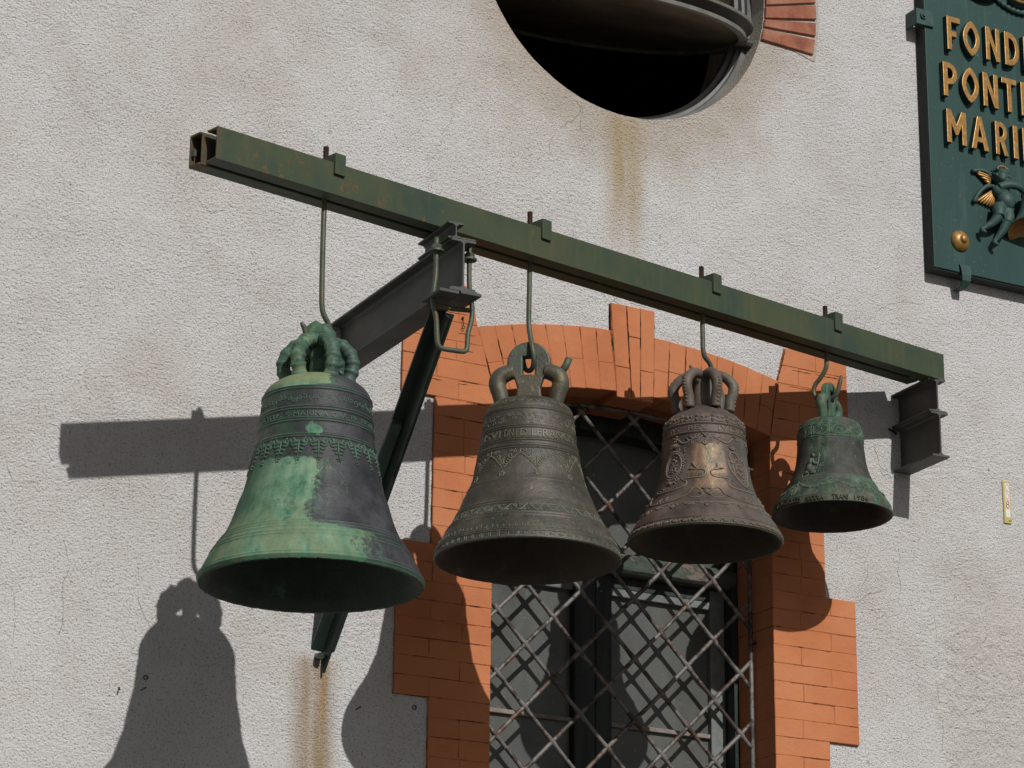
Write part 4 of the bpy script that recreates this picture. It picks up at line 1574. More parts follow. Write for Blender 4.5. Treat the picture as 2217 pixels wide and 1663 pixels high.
    def star(self, mb, th, z, r, n, rad):
        for k in range(n):
            a = 2 * math.pi * k / n + 0.3
            b = a + 2 * math.pi * (2 if n == 5 else 2) / n
            self.stroke(mb, [(th + self.dd(z, r * math.sin(a)), z + r * math.cos(a)), (th + self.dd(z, r * math.sin(b)), z + r * math.cos(b))], rad)

    def text(self, chunks, z0, z1, h=0.0012, bold=0.0, name='inscription', mat=None):
        mb = MB()
        for s, a, b in chunks:
            vs, fs = text_lists(s, 0.5, bold)
            x0, x1 = min(v[0] for v in vs), max(v[0] for v in vs)
            y0, y1 = min(v[1] for v in vs), max(v[1] for v in vs)
            out = []
            for x, y, zz in vs:
                th = a + (b - a) * (x - x0) / (x1 - x0)
                z = z0 + (z1 - z0) * (y - y0) / (y1 - y0)
                out.append(self.at(th, z, h * 1.8 if zz > 0 else -0.0015))
            mb.add(out, fs)
        mb.build(name, mat or {1: RELA, 2: RELB, 3: RELC, 4: RELD}[self.seed], self.root)

    def canon(self, azim, path, rad, ridge=0.0, nr=7, flat=1.0, bead=0.0, name='canon'):
        """one looped crown arm in a vertical plane; path in (radius, height)"""
        t = R(azim)
        P = smooth_path([(r * math.sin(t), -r * math.cos(t), z) for r, z in path], 8)
        n = len(P)
        rr = []
        for i in range(n):
            f = i / (n - 1)
            b = rad[0] + (rad[1] - rad[0]) * f
            ripple = ridge * max(0.0, math.sin(f * math.pi * 2 * nr)) if f > 0.22 else 0
            rr.append(b + ripple)
        side = Vector((math.cos(t), math.sin(t), 0))
        mb = MB()
        mb.tube(P, rr, 12, flat=flat, ref=side)
        if bead:
            for i in range(int(n * 0.25), n - 2, 3):
                outv = Vector((math.sin(t), -math.cos(t), 0.15)).normalized()
                mb.blob(P[i] + outv * rr[i] * 0.95, side * bead, Vector((0, 0, bead)), outv * bead * 0.8, 6, 4)
        return mb.build(name, self.mat, self.root, smooth=True)


def ringset(*z, a=0.0024, w=0.0028):
    return [(q, a, w) for q in z]


# --- the big bell, half green
PA = [(0.0, .335), (0.010, .338), (0.0299, .3302), (.0736, .3085), (.1103, .2848), (.1348, .2685), (.1846, .2456), (.2465, .2255), (.2777, .2136), (.3401, .1985), (.4033, .1839), (.4666, .1747), (.5296, .1691), (.5700, .1660), (.5880, .1615), (.6062, .1500), (.6252, .126), (.6407, .092), (.6505, .0282)]
A = Bell('large_bell', 'largest bell, pale green patina on its left half and dark right half', (3.2459, -0.8738, 3.5893), 0.338, 0.9693, PA, BELLA, INA,
         ringset(.5747, .5670, .5096, .5014, .4724, .4640, .4195, .4120) + ringset(.1290, .1190, .1080, .0920, .0810, a=.0022, w=.0030) + ringset(.0215, .0120, a=.0015, w=.0025), 1)
m = MB()
for k in range(60):
    A.spiral(m, k * 6 + random.uniform(-1, 1), 0.537 + random.uniform(-0.008, 0.008), random.uniform(0.006, 0.011), 1.2, random.uniform(0, 360), random.choice((-1, 1)), 0.0012)
m.build('scroll_frieze', RELA, A.root, smooth=True)
A.text([('BOTUS', -68, -37), ('S', -31.5, -28), ('MARINA', -23.5, 11.5), ('ORA', 15, 31), ('PR', 36, 44), ('NOBIS', 50, 78)], 0.4765, 0.4915)
m = MB()
for k in range(20):
    t0 = -15.3 + 18.2 * k * (360 / (20 * 18.2))
    A.stroke(m, [(t0, 0.398), (t0, 0.345)], [0.0030, 0.0018])
    for s in (-1, 1):
        for (dx, z, ang, ln, wd) in ((0.011, 0.393, 58, 0.0125, 0.0055), (0.0125, 0.381, 72, 0.0115, 0.0052), (0.0100, 0.369, 76, 0.0095, 0.0046), (0.0065, 0.357, 78, 0.0070, 0.0040)):
            A.lobe(m, t0 + s * A.dd(z, dx), z, s * (180 - ang), ln, wd, 0.0032)
        A.spiral(m, t0 + s * 6.6, 0.396, 0.0095, 1.1, 90, s, 0.0026)
        A.lobe(m, t0 + s * 6.4, 0.382, s * 30, 0.0085, 0.0038, 0.003)
    A.lobe(m, t0 + 9.1, 0.399, 0, 0.008, 0.0035, 0.003)
    for j in range(5):
        a = 72 * j
        A.lobe(m, t0 + A.dd(0.338, 0.0055 * math.sin(R(a))), 0.3375 + 0.0055 * math.cos(R(a)), a, 0.0042, 0.0024, 0.0028)
m.build('leaf_frieze', RELA, A.root, smooth=True)
for az in (-93, -36, 24, 78, 144, 204):
    A.canon(az, [(0.010, .772), (0.040, .764), (0.074, .748), (0.100, .716), (0.106, .682), (0.098, .650), (0.088, .618)], (0.0215, 0.0205), 0.0036, 7, flat=1.05)
m = MB()
m.tube([(0, 0, .60), (0, 0, .70), (0, 0, .765)], [0.038, 0.027, 0.026], 12)
m.tube([(-0.034, 0, .765), (-0.024, -0.004, .788), (-0.006, -0.008, .806), (0.004, -0.008, .8185)], [0.024, 0.030, 0.029, 0.024], 10)
m.tube([(0.036, 0.004, .755), (0.026, 0.0, .788), (0.008, -0.004, .806), (0.004, -0.004, .8175)], [0.022, 0.028, 0.028, 0.023], 10)
m.build('crown_post', BELLA, A.root, smooth=True)

# --- dark brown bell with the pierced plate
PB = [(0, .294), (.006, .297), (.0364, .2888), (.0626, .2756), (.0894, .259), (.1165, .2411), (.1436, .2284), (.1701, .2177), (.1972, .2067), (.2502, .183), (.304, .1692), (.3586, .16), (.413, .1513), (.4623, .1467), (.4839, .1430), (.5010, .1334), (.5180, .1150), (.5310, .070), (.5421, .0300)]
B = Bell('brown_bell', 'dark olive brown bell with a pierced round crown plate and Greek key rim', (4.0728, -.6672, 3.8225), 0.297, 0.9776, PB, BELLB, INB,
         ringset(.4738, .4680, .4086, .4018, .3648, .3580, .3425, .3386, .3318, a=.0023, w=.0022) + ringset(.2208, a=.0013, w=.0016) + ringset(.1399, .1310, .0943, .0835, .0314, .0245, .0030, a=.0021, w=.0024), 2)
m = MB()
for k in range(110):
    B.spiral(m, k * 360 / 110 + random.uniform(-1, 1), 0.4355 + random.choice((-0.011, 0.0, 0.011)) + random.uniform(-0.003, 0.003), random.uniform(0.005, 0.0085), 1.1, random.uniform(0, 360), random.choice((-1, 1)), 0.0010)
m.build('scroll_frieze', RELB, B.root, smooth=True)
m = MB()
for k in range(30):
    t0 = k * 12
    B.stroke(m, [(t0 - 5.5, 0.4985), (t0 - 2.5, 0.4975), (t0, 0.490), (t0 + 2.5, 0.4975), (t0 + 5.5, 0.4985)], 0.0012)
m.build('zigzag_band', RELB, B.root, smooth=True)
B.text([('ISVI', -62, -34.5), ('DN.I', -29, -14), ('D.I.FRANCIS', -9.5, 62)], 0.3695, 0.3945, 0.0014)
m = MB()
for k in range(10):
    t0 = -8.8 + 36 * k
    arch = []
    for j in range(-10, 11):
        f = j / 10
        arch.append((t0 + 18 * f, 0.310 - 0.052 * abs(f) ** 1.35))
    B.stroke(m, arch, 0.0015)
    for j in range(-9, 10):
        f = j / 10
        B.lobe(m, t0 + 18 * f, 0.3115 - 0.052 * abs(f) ** 1.35, 0, 0.0030, 0.0026, 0.0022, 5)
    for s in (-1, 1):
        B.spiral(m, t0 + s * 10.5, 0.303, 0.0105, 1.2, 200 if s > 0 else -20, s, 0.0016)
        B.spiral(m, t0 + s * 5.0, 0.319, 0.0065, 1.0, 90, -s, 0.0012)
        for q in range(3):
            B.lobe(m, t0 + s * (13.5 + q * 1.3), 0.291 - q * 0.0075, s * 35, 0.007, 0.002, 0.002)
    B.stroke(m, [(t0 + 18, 0.300), (t0 + 18, 0.262)], 0.0014)
    B.stroke(m, [(t0, 0.326), (t0, 0.309)], 0.0015)
    B.lobe(m, t0, 0.325, 90, 0.004, 0.002, 0.002)
    ms = MB()
    B.star(ms, t0 + 18, 0.2405, 0.0125, 6, 0.0012)
    B.stroke(ms, [(t0 + 18, 0.262), (t0 + 18, 0.253)], 0.0012)
    ms.build('star', RELB, B.root, smooth=True)
    for q in range(7):
        B.spiral(m, t0 + random.uniform(-16, 16), 0.3215 + random.uniform(-0.006, 0.005), random.uniform(0.003, 0.005), 0.9, random.uniform(0, 360), random.choice((-1, 1)), 0.0009)
m.build('gothic_arcade', RELB, B.root, smooth=True)
m = MB()
for k in range(29):
    t0 = k * 360 / 29
    P = []
    for j in range(13):
        f = j / 12
        P.append((t0 + f * 360 / 29, 0.1125 + 0.0105 * math.cos(2 * math.pi * f)))
    B.stroke(m, P, 0.0014)
    B.spiral(m, t0 + 3.1, 0.118, 0.0062, 1.2, 180, -1, 0.0012)
    B.spiral(m, t0 + 9.3, 0.107, 0.0062, 1.2, 0, -1, 0.0012)
    B.lobe(m, t0 + 6.2, 0.121, 60, 0.005, 0.0022, 0.002)
    B.lobe(m, t0, 0.104, -60, 0.005, 0.0022, 0.002)
m.build('vine_band', RELB, B.root, smooth=True)
m = MB()
for k in range(96):
    t0 = k * 3.75 + random.uniform(-0.4, 0.4)
    hgt = random.uniform(0.010, 0.020)
    B.stroke(m, [(t0, 0.036), (t0 + random.uniform(-0.5, 0.5), 0.036 + hgt * 0.6), (t0 + random.uniform(-1.2, 1.2), 0.036 + hgt)], 0.0010)
m.build('cresting', RELB, B.root, smooth=True)
m = MB()
for k in range(63):
    t0 = k * 360 / 63
    w = 360 / 63
    q = [(0, 0.0075), (0, 0.0205), (0.78, 0.0205), (0.78, 0.0110), (0.32, 0.0110), (0.32, 0.0155), (0.55, 0.0155)]
    B.stroke(m, [(t0 + a * w, z) for a, z in q], 0.0010, sides=4)
    B.stroke(m, [(t0, 0.0075), (t0 + w, 0.0075)], 0.0010, sides=4)
m.build('meander_band', RELB, B.root)


def crown_plate(bell, S, z0, ang, th, knob):
    """pierced round plate with two looped handles, drawn flat then stood up; ang = plan angle of the plate in the bell's own axes"""
    def circle(cx_, cz_, r, a0, a1, n):
        return [(cx_ + r * math.cos(R(a0 + (a1 - a0) * k / n)), cz_ + r * math.sin(R(a0 + (a1 - a0) * k / n))) for k in range(n + 1)]
    right = [(0.058, -0.012), (0.042, 0.010), (0.038, 0.045), (0.046, 0.074)]
    ring = circle(0, 0.131, 0.071, -48, 228, 30)
    outline = right + ring + [(-x, z) for x, z in reversed(right)]
    slot = [(-0.019, 0.090), (0.019, 0.090), (0.020, 0.150), (-0.020, 0.150)]
    vs, fs = curve_mesh([[(x * S, z * S) for x, z in outline], [(x * S, z * S) for x, z in slot]], th, 0.006 * S)
    ca, sa = math.cos(ang), math.sin(ang)
    mb = MB()

    def put(x, y, z):
        return (x * ca - y * sa, x * sa + y * ca, z0 + z)
    mb.add([put(x, th / 2 - zz, y) for x, y, zz in vs], fs)
    o = mb.build('crown_plate', bell.mat, bell.root)
    for s in (-1, 1):
        mb = MB()
        pth = [(0.050, 0.104), (0.072, 0.099), (0.094, 0.086), (0.103, 0.061), (0.094, 0.026), (0.084, -0.018)]
        P = smooth_path([put(s * x * S, 0, z * S) for x, z in pth], 6)
        mb.tube(P, [0.0205 * S, 0.0225 * S], 12) if False else mb.tube(P, [(0.024 + 0.005 * math.sin(math.pi * k / (len(P) - 1))) * S for k in range(len(P))], 12)
        if knob and s > 0:
            mb.tube([put(0.100 * S, 0, 0.092 * S), put(0.120 * S, 0, 0.122 * S), put(0.129 * S, 0, 0.146 * S)], [0.013 * S, 0.012 * S, 0.0125 * S], 8)
        mb.build('crown_loop', bell.mat, bell.root, smooth=True)


crown_plate(B, 1.0, 0.533, R(-5), 0.034, True)

# --- ornate bell with bare metal between its relief panels
PCf = [(0, .2570), (.006, .2595), (.0248, .2538), (.0496, .2424), (.0748, .2254), (.1002, .2073), (.1256, .191), (.1512, .1791), (.1763, .1697), (.2013, .1617), (.2263, .1564), (.2775, .1467), (.3283, .1425), (.364, .1401), (.400, .1370), (.418, .1320), (.432, .1210), (.4420, .106), (.4460, .100), (.4520, .094), (.4691, .0885 * .75), (.4857, .030)]
Cb = Bell('ornate_bell', 'brown relief covered bell with shiny bare metal between oval and shield panels', (4.8548, -.4718, 4.0331), 0.2595, 0.9854, PCf, BELLC, INC,
          ringset(.4540, .4442, .4373, a=.0018, w=.0020) + ringset(.3860, a=.0034, w=.0036) + ringset(.3545, a=.0034, w=.0036) + ringset(.0903, a=.0012, w=.0016) + ringset(.0300, a=.0022, w=.0024) + ringset(.0060, a=.0018, w=.0024), 3)
RC_ = 0.0017
m = MB()
for k in range(16):
    t0 = 1 + k * 22.5
    for s in (-1, 1):
        Cb.spiral(m, t0 + s * 3.2, 0.4075, 0.0078, 1.2, 0 if s > 0 else 180, s, RC_)
        Cb.lobe(m, t0 + s * 3.0, 0.4085, 0, 0.0042, 0.0040, 0.004)
        Cb.stroke(m, [(t0, 0.3935), (t0 + s * 4, 0.395), (t0 + s * 7.5, 0.3985)], RC_)
    Cb.stroke(m, [(t0, 0.392), (t0, 0.403)], RC_)
    t1 = t0 + 11.25
    for a in (-1, 0, 1):
        Cb.lobe(m, t1 + a * 1.8, 0.413 + (0.004 if a == 0 else 0), a * 25, 0.0065, 0.0022, 0.003)
    Cb.lobe(m, t1, 0.401, 0, 0.0045, 0.0060, 0.0035)
    Cb.lobe(m, t1, 0.3945, 90, 0.006, 0.0022, 0.003)
m.build('fleuron_band', RELC, Cb.root, smooth=True)
Cb.text([('ARENVS', -84, -36), ('REX', -22, 3.5), ('IVDEO', 20, 78)], 0.3610, 0.3785, 0.0014)
m = MB()
for t0 in (1.2, 121.2, 241.2):
    m = MB()
    Cb.lobe(m, t0, 0.3405, 0, 0.0075, 0.0060, 0.004)
    for a in (-50, -25, 25, 50):
        Cb.lobe(m, t0 + a * 0.06, 0.346, a, 0.007, 0.0024, 0.003)
    for a in (-40, 0, 40):
        Cb.lobe(m, t0 + a * 0.06, 0.3125, 180 + a, 0.010, 0.0030, 0.003)
    for s in (-1, 1):
        Cb.spiral(m, t0 + s * 6.6, 0.3235, 0.0105, 1.4, 90, -s, RC_ * 1.1)
        Cb.spiral(m, t0 + s * 11, 0.3395, 0.0085, 1.2, -90, s, RC_)
        Cb.stroke(m, [(t0 + s * 13, 0.335), (t0 + s * 17, 0.329), (t0 + s * 21, 0.324), (t0 + s * 26, 0.318), (t0 + s * 32, 0.318), (t0 + s * 37, 0.328), (t0 + s * 42, 0.338)], [0.0022, 0.0026], sub=3)
        Cb.spiral(m, t0 + s * 17, 0.3175, 0.0065, 1.0, 60, -s, RC_)
        Cb.lobe(m, t0 + s * 19, 0.335, s * 60, 0.010, 0.003, 0.003)
        Cb.lobe(m, t0 + s * 24, 0.329, s * 45, 0.010, 0.003, 0.003)
        for q in range(5):
            Cb.lobe(m, t0 + s * (44 + random.uniform(-3, 3)), 0.337 + random.uniform(-0.010, 0.010), random.uniform(0, 360), 0.005, 0.0035, 0.0035)
    m.build('scroll_garland', RELC, Cb.root, smooth=True)


def oval(bell, mb, th, z, wa, hz, rad):
    P = [(th + wa * math.sin(2 * math.pi * k / 40), z + hz * math.cos(2 * math.pi * k / 40)) for k in range(41)]
    bell.stroke(mb, P, rad)


m = MB()
oval(Cb, m, -42.5, 0.241, 12.5, 0.044, 0.0034)
oval(Cb, m, -42.5, 0.241, 10.0, 0.036, 0.0016)
for k in range(36):
    a = 2 * math.pi * k / 36
    Cb.lobe(m, -42.5 + 14.8 * math.sin(a), 0.241 + 0.0515 * math.cos(a), math.degrees(a), 0.0045, 0.0028, 0.0032, 5)
for q in range(34):
    Cb.lobe(m, -43 + random.gauss(0, 3.2), 0.237 + random.gauss(0, 0.014), random.uniform(0, 180), random.uniform(0.004, 0.008), random.uniform(0.002, 0.004), 0.0032, 5)
Cb.lobe(m, -42.5, 0.262, 0, 0.006, 0.0045, 0.005)
Cb.stroke(m, [(-49, 0.222), (-45, 0.218), (-40, 0.221), (-35, 0.215)], 0.0022, sub=3)
for a in (-60, -35, -12, 12, 35, 60):
    Cb.lobe(m, -44.5 + a * 0.09, 0.303 + 0.010 * math.cos(R(a)), a, 0.011, 0.0035, 0.004)
Cb.spiral(m, -50, 0.296, 0.008, 1.2, 0, 1, RC_)
Cb.spiral(m, -37, 0.297, 0.008, 1.2, 180, -1, RC_)
for s in (-1, 1):
    Cb.spiral(m, -41 + s * 7.5, 0.188, 0.009, 1.3, 90, s, RC_ * 1.1)
    Cb.lobe(m, -41 + s * 4.0, 0.178, s * 140, 0.010, 0.003, 0.0035)
for a in (-30, 0, 30):
    Cb.lobe(m, -41 + a * 0.05, 0.174, 180 + a, 0.011, 0.0028, 0.004)
for q in range(26):
    Cb.lobe(m, -29 + random.gauss(0, 1.6), 0.262 + random.gauss(0, 0.022), random.uniform(0, 180), 0.004, 0.002, 0.0024, 5)
m.build('oval_medallion', RELC, Cb.root, smooth=True)
m = MB()
sh = [(38, 0.288), (45, 0.283), (50, 0.270), (56, 0.268), (62, 0.252), (64, 0.225), (61, 0.195), (56, 0.172), (50, 0.168), (44, 0.185), (38, 0.203), (33, 0.222), (31.5, 0.246), (35, 0.252), (38, 0.246), (36, 0.262), (34, 0.274), (38, 0.288)]
Cb.stroke(m, sh, 0.0030, sub=4)
oval(Cb, m, 48.5, 0.226, 10.5, 0.040, 0.0020)
oval(Cb, m, 48.5, 0.230, 5.5, 0.020, 0.0016)
for q in range(60):
    Cb.lobe(m, 48.5 + random.gauss(0, 5.0), 0.225 + random.gauss(0, 0.020), random.uniform(0, 180), random.uniform(0.003, 0.007), random.uniform(0.002, 0.0035), 0.0026, 5)
for a in (-50, -20, 15, 45):
    Cb.lobe(m, 40 + a * 0.07, 0.296 + 0.006 * math.cos(R(a)), a, 0.010, 0.0035, 0.004)
m.build('shield_relief', RELC, Cb.root, smooth=True)
m = MB()
RB = 0.0025
Cb.stroke(m, [(-16, 0.2205), (-12, 0.2190), (-7, 0.2175), (-2, 0.2160), (0.8, 0.208), (0.2, 0.197), (-4, 0.189), (-12, 0.187), (-23, 0.1855), (-27, 0.188), (-26, 0.181), (-22, 0.177), (-20.5, 0.168), (-23, 0.157), (-34, 0.148), (-48, 0.1465), (-60, 0.149), (-64, 0.158)], RB, sub=4)
Cb.stroke(m, [(-7, 0.2175), (-11, 0.226), (-13.5, 0.236), (-14.5, 0.240)], [RB, RB * 1.5], sub=3)
Cb.lobe(m, -17, 0.2205, 90, 0.008, 0.004, 0.004)
Cb.lobe(m, -14.5, 0.240, 20, 0.006, 0.004, 0.004)
Cb.stroke(m, [(21, 0.2215), (17, 0.2195), (11, 0.2165), (7.8, 0.208), (8.6, 0.196), (13, 0.189), (24, 0.1875), (29.5, 0.186), (29.5, 0.178), (27.5, 0.170), (29, 0.157), (38, 0.150), (52, 0.148), (64, 0.150)], RB, sub=4)
Cb.stroke(m, [(12, 0.2175), (15, 0.227), (15.5, 0.236)], [RB, RB * 0.8], sub=3)
Cb.lobe(m, 20.5, 0.222, 80, 0.010, 0.0035, 0.004)
Cb.lobe(m, 15.2, 0.232, 5, 0.010, 0.0035, 0.004)
m.build('ribbon', RELC, Cb.root, smooth=True)
Cb.text([('TONGE', -21, -3), ('ENDR', 11, 28)], 0.1925, 0.2035, 0.0010, name='ribbon_lettering')
Cb.text([('CVMTEC', -58, -28)], 0.1525, 0.1645, 0.0010, name='ribbon_lettering')
m = MB()
for t0 in (1.6, 91.6, 181.6, 271.6):
    Cb.lobe(m, t0, 0.131, 0, 0.0115, 0.0095, 0.006, 8)
    Cb.lobe(m, t0, 0.129, 0, 0.005, 0.002, 0.0085)
    for a in (-70, -40, 0, 40, 70):
        Cb.lobe(m, t0 + a * 0.045, 0.141 + 0.003 * math.cos(R(a)), a, 0.007, 0.003, 0.005)
    for s in (-1, 1):
        Cb.lobe(m, t0 + s * 4.6, 0.124, s * 70, 0.014, 0.0045, 0.0045)
        Cb.lobe(m, t0 + s * 4.0, 0.117, s * 110, 0.011, 0.0035, 0.004)
        Cb.stroke(m, [(t0 + s * 5, 0.131), (t0 + s * 8, 0.142), (t0 + s * 11, 0.1475), (t0 + s * 14, 0.145), (t0 + s * 15.5, 0.139)], [0.0020, 0.0030], sub=3)
        Cb.stroke(m, [(t0 + s * 3, 0.118), (t0 + s * 8, 0.108), (t0 + s * 13, 0.108), (t0 + s * 17, 0.113)], RC_, sub=3)
        sw = smooth_path([(t0 + s * 15.5, 0.138, 0), (t0 + s * 18, 0.124, 0), (t0 + s * 25, 0.110, 0), (t0 + s * 34, 0.102, 0), (t0 + s * 44, 0.0985, 0)], 9)
        for p in sw:
            Cb.lobe(m, p.x, p.y, 0, 0.0026, 0.0026, 0.003, 5)
        for q in range(6):
            Cb.lobe(m, t0 + s * (40 + random.uniform(-2, 2)), 0.108 + random.uniform(-0.004, 0.012), random.uniform(-30, 30), 0.006, 0.002, 0.003, 5)
m.build('mask_garland', RELC, Cb.root, smooth=True)
m = MB()
for k in range(24):
    t0 = 1.5 + 15 * k
    Cb.stroke(m, [(t0 - 7.5, 0.0855), (t0 - 4, 0.0875), (t0, 0.0865), (t0 + 4, 0.0875), (t0 + 7.5, 0.0855)], RC_, sub=2)
    if k % 2 == 0:
        for a in (-35, 0, 35):
            Cb.lobe(m, t0 + a * 0.03, 0.074, 180 + a, 0.009, 0.0030, 0.0035)
        Cb.stroke(m, [(t0, 0.086), (t0, 0.070)], 0.0020)
    else:
        for a in (-60, -20, 20, 60):
            Cb.lobe(m, t0 + a * 0.05, 0.080, 180 + a, 0.008, 0.0026, 0.003)
    for s in (-1, 1):
        Cb.spiral(m, t0 + s * 4.2, 0.0825, 0.004, 1.0, 90, s, 0.0013)
m.build('drop_band', RELC, Cb.root, smooth=True)
m = MB()
for k in range(48):
    t0 = 7.5 * k
    for a in (-48, -24, 0, 24, 48):
        Cb.lobe(m, t0 + a * 0.030, 0.0155 - 0.002 * abs(a) / 48, 180 + a, 0.0085, 0.0022, 0.0030, 5)
    for s in (-1, 1):
        Cb.spiral(m, t0 + 3.75 + s * 1.3, 0.0195, 0.0048, 1.1, 90, s, 0.0013)
    Cb.lobe(m, t0 + 3.75, 0.0125, 0, 0.006, 0.002, 0.003, 5)
m.build('palmette_band', RELC, Cb.root, smooth=True)
for az in (-92, -33, 27, 78, 147, 207):
    Cb.canon(az, [(0.010, .594), (0.040, .598), (0.074, .586), (0.100, .556), (0.102, .528), (0.092, .498), (0.088, .462)], (0.0165, 0.0185), 0.0, 6, flat=0.95, bead=0.0062)
m = MB()
m.tube([(0, 0, .44), (0, 0, .52), (0, 0, .585)], [0.050, 0.034, 0.026], 14)
m.blob((0, 0, .597), (0.032, 0, 0), (0, 0.030, 0), (0, 0, 0.019), 12, 6)
m.build('crown_post', BELLC, Cb.root, smooth=True)

# --- smallest bell
PD = [(0, .2095), (.005, .2115), (.0133, .2102), (.0354, .2027), (.0574, .1898), (.0797, .1722), (.1027, .1566), (.1256, .1448), (.148, .1356), (.1705, .1291), (.1928, .124), (.2157, .1212), (.2382, .1188), (.2833, .1165), (.310, .1150), (.3240, .1105), (.336, .1000), (.3480, .080), (.3570, .055), (.3646, .0250)]
D = Bell('small_bell', 'smallest bell with green shoulder and rim, beside the right wall bracket', (5.4822, -.3150, 4.2569), 0.2115, 0.9916, PD, BELLD, IND,
         ringset(.3309, a=.0022, w=.0030) + ringset(.3110, .2663, a=.0012, w=.0016) + ringset(.1105, .1040, .0975, a=.0024, w=.0022) + ringset(.0284, .0020, a=.0014, w=.0018), 4)
m = MB()
for k in range(11):
    t0 = -15.8 + 360 / 11 * k
    oval(D, m, t0, 0.2890, 14.2, 0.0180, 0.0013)
    oval(D, m, t0, 0.2890, 11.8, 0.0145, 0.0011)
    for j in range(18):
        a = 2 * math.pi * j / 18
        D.lobe(m, t0 + 8.6 * math.sin(a), 0.289 + 0.0105 * math.cos(a), 0, 0.0016, 0.0016, 0.0018, 5)
    for q in range(6):
        D.lobe(m, t0 + random.gauss(0, 1.8), 0.289 + random.gauss(0, 0.0028), random.uniform(0, 180), 0.0035, 0.002, 0.0025, 5)
    t1 = t0 + 180 / 11
    for s in (-1, 1):
        for v in (-1, 1):
            D.stroke(m, [(t1, 0.289), (t1 + s * 2.5, 0.289 + v * 0.009), (t1 + s * 2.0, 0.289 + v * 0.016)], 0.0012, sub=2)
            D.lobe(m, t1 + s * 2.0, 0.289 + v * 0.012, s * v * 30, 0.005, 0.002, 0.002, 5)
    oval(D, m, t1, 0.289, 1.8, 0.005, 0.0011)
m.build('oval_band', RELD, D.root, smooth=True)
m = MB()
D.lobe(m, -29.0, 0.1930, 10, 0.0080, 0.0060, 0.005, 8)
D.lobe(m, -30.5, 0.1985, 60, 0.007, 0.004, 0.004)
D.lobe(m, -33.0, 0.1720, 8, 0.0170, 0.0095, 0.005, 8)
D.lobe(m, -34.0, 0.1480, -8, 0.0180, 0.0120, 0.005, 8)
D.lobe(m, -29.0, 0.1380, 70, 0.0170, 0.0080, 0.005, 8)
D.lobe(m, -36.5, 0.1300, 80, 0.0120, 0.0080, 0.004, 8)
D.lobe(m, -26.0, 0.1250, 90, 0.0140, 0.0060, 0.004, 8)
D.stroke(m, [(-30, 0.180), (-27.5, 0.168), (-24, 0.160), (-20.5, 0.163)], 0.0034, sub=3)
for q in range(9):
    D.stroke(m, [(-37 + q * 1.3, 0.172 - q * 0.003), (-35 + q * 1.3, 0.150 - q * 0.003), (-36 + q * 1.5, 0.130)], 0.0014, h=0.003, sub=2)
D.stroke(m, [(-21, 0.140), (-19.6, 0.170), (-18.6, 0.2010)], 0.0018)
D.stroke(m, [(-22.6, 0.1890), (-15.6, 0.1910)], 0.0016)
for q in range(14):
    D.lobe(m, -21 + random.gauss(0, 3), 0.136 + random.gauss(0, 0.006), random.uniform(0, 180), 0.005, 0.003, 0.003, 5)
D.spiral(m, -14.5, 0.152, 0.005, 1.2, 90, 1, 0.0012)
oval(D, m, -38, 0.123, 5.5, 0.011, 0.0014)
m.build('saint_relief', RELD, D.root, smooth=True)
m = MB()
for k in range(8):
    t0 = 1.5 + 45 * k
    D.lobe(m, t0, 0.0925, 0, 0.0045, 0.0040, 0.003)
    oval(D, m, t0, 0.060, 3.3, 0.0180, 0.0013)
    for q in range(14):
        D.lobe(m, t0 + random.gauss(0, 1.3), 0.059 + random.gauss(0, 0.007), random.uniform(0, 180), 0.0035, 0.0022, 0.0024, 5)
    D.stroke(m, [(t0, 0.092), (t0, 0.078)], 0.0016)
    sw = smooth_path([(t0, 0.0915, 0), (t0 + 7, 0.078, 0), (t0 + 15, 0.066, 0), (t0 + 22.5, 0.0605, 0), (t0 + 30, 0.064, 0), (t0 + 38, 0.0755, 0), (t0 + 45, 0.0915, 0)], 6)
    D.stroke(m, [(p.x, p.y) for p in sw], 0.0013)
    for i, p in enumerate(sw):
        if 5 < i < len(sw) - 6:
            for q in range(3):
                D.lobe(m, p.x + random.gauss(0, 0.7), p.y + random.gauss(0, 0.0028), random.uniform(0, 180), 0.0042, 0.0022, 0.0026, 5)
m.build('swag_band', RELD, D.root, smooth=True)
D.text([('G', -66, -62.5), ('IUSTOZZI', -57, -31), ('NICOLA', -25, -7.5), ('TRANI', 0.2, 15.5), ('1986', 21.5, 36)], 0.0052, 0.0220, 0.0022, 0.012, mat=INSC)
crown_plate(D, 0.66, 0.362, R(-60) + math.pi / 2 - D.rz, 0.026, False)

# ------------------------------------------------------------------ foundry sign
SX0, SX1, SZ0, SZ1, SYF = 6.166, 7.140, 5.398, 7.060, -0.062
sg = empty('foundry_sign', (6.65, 0, SZ0), 'dark green foundry board with raised gold letters and a relief cherub and bell', 'sign')


def sl_(p):
    return Vector(p) - sg.location


q = MB()
q.box(sl_((SX0, SYF + 0.006, SZ0)), sl_((SX1, -0.004, SZ1)))
q.build('board_edge', SIGNEDGE, sg, bevel=0.004)
q = MB()
q.box(sl_((SX0 + 0.0015, SYF, SZ0 + 0.008)), sl_((SX1 - 0.002, SYF + 0.0055, SZ1)))
q.build('board_face', SIGN, sg, bevel=0.0015)


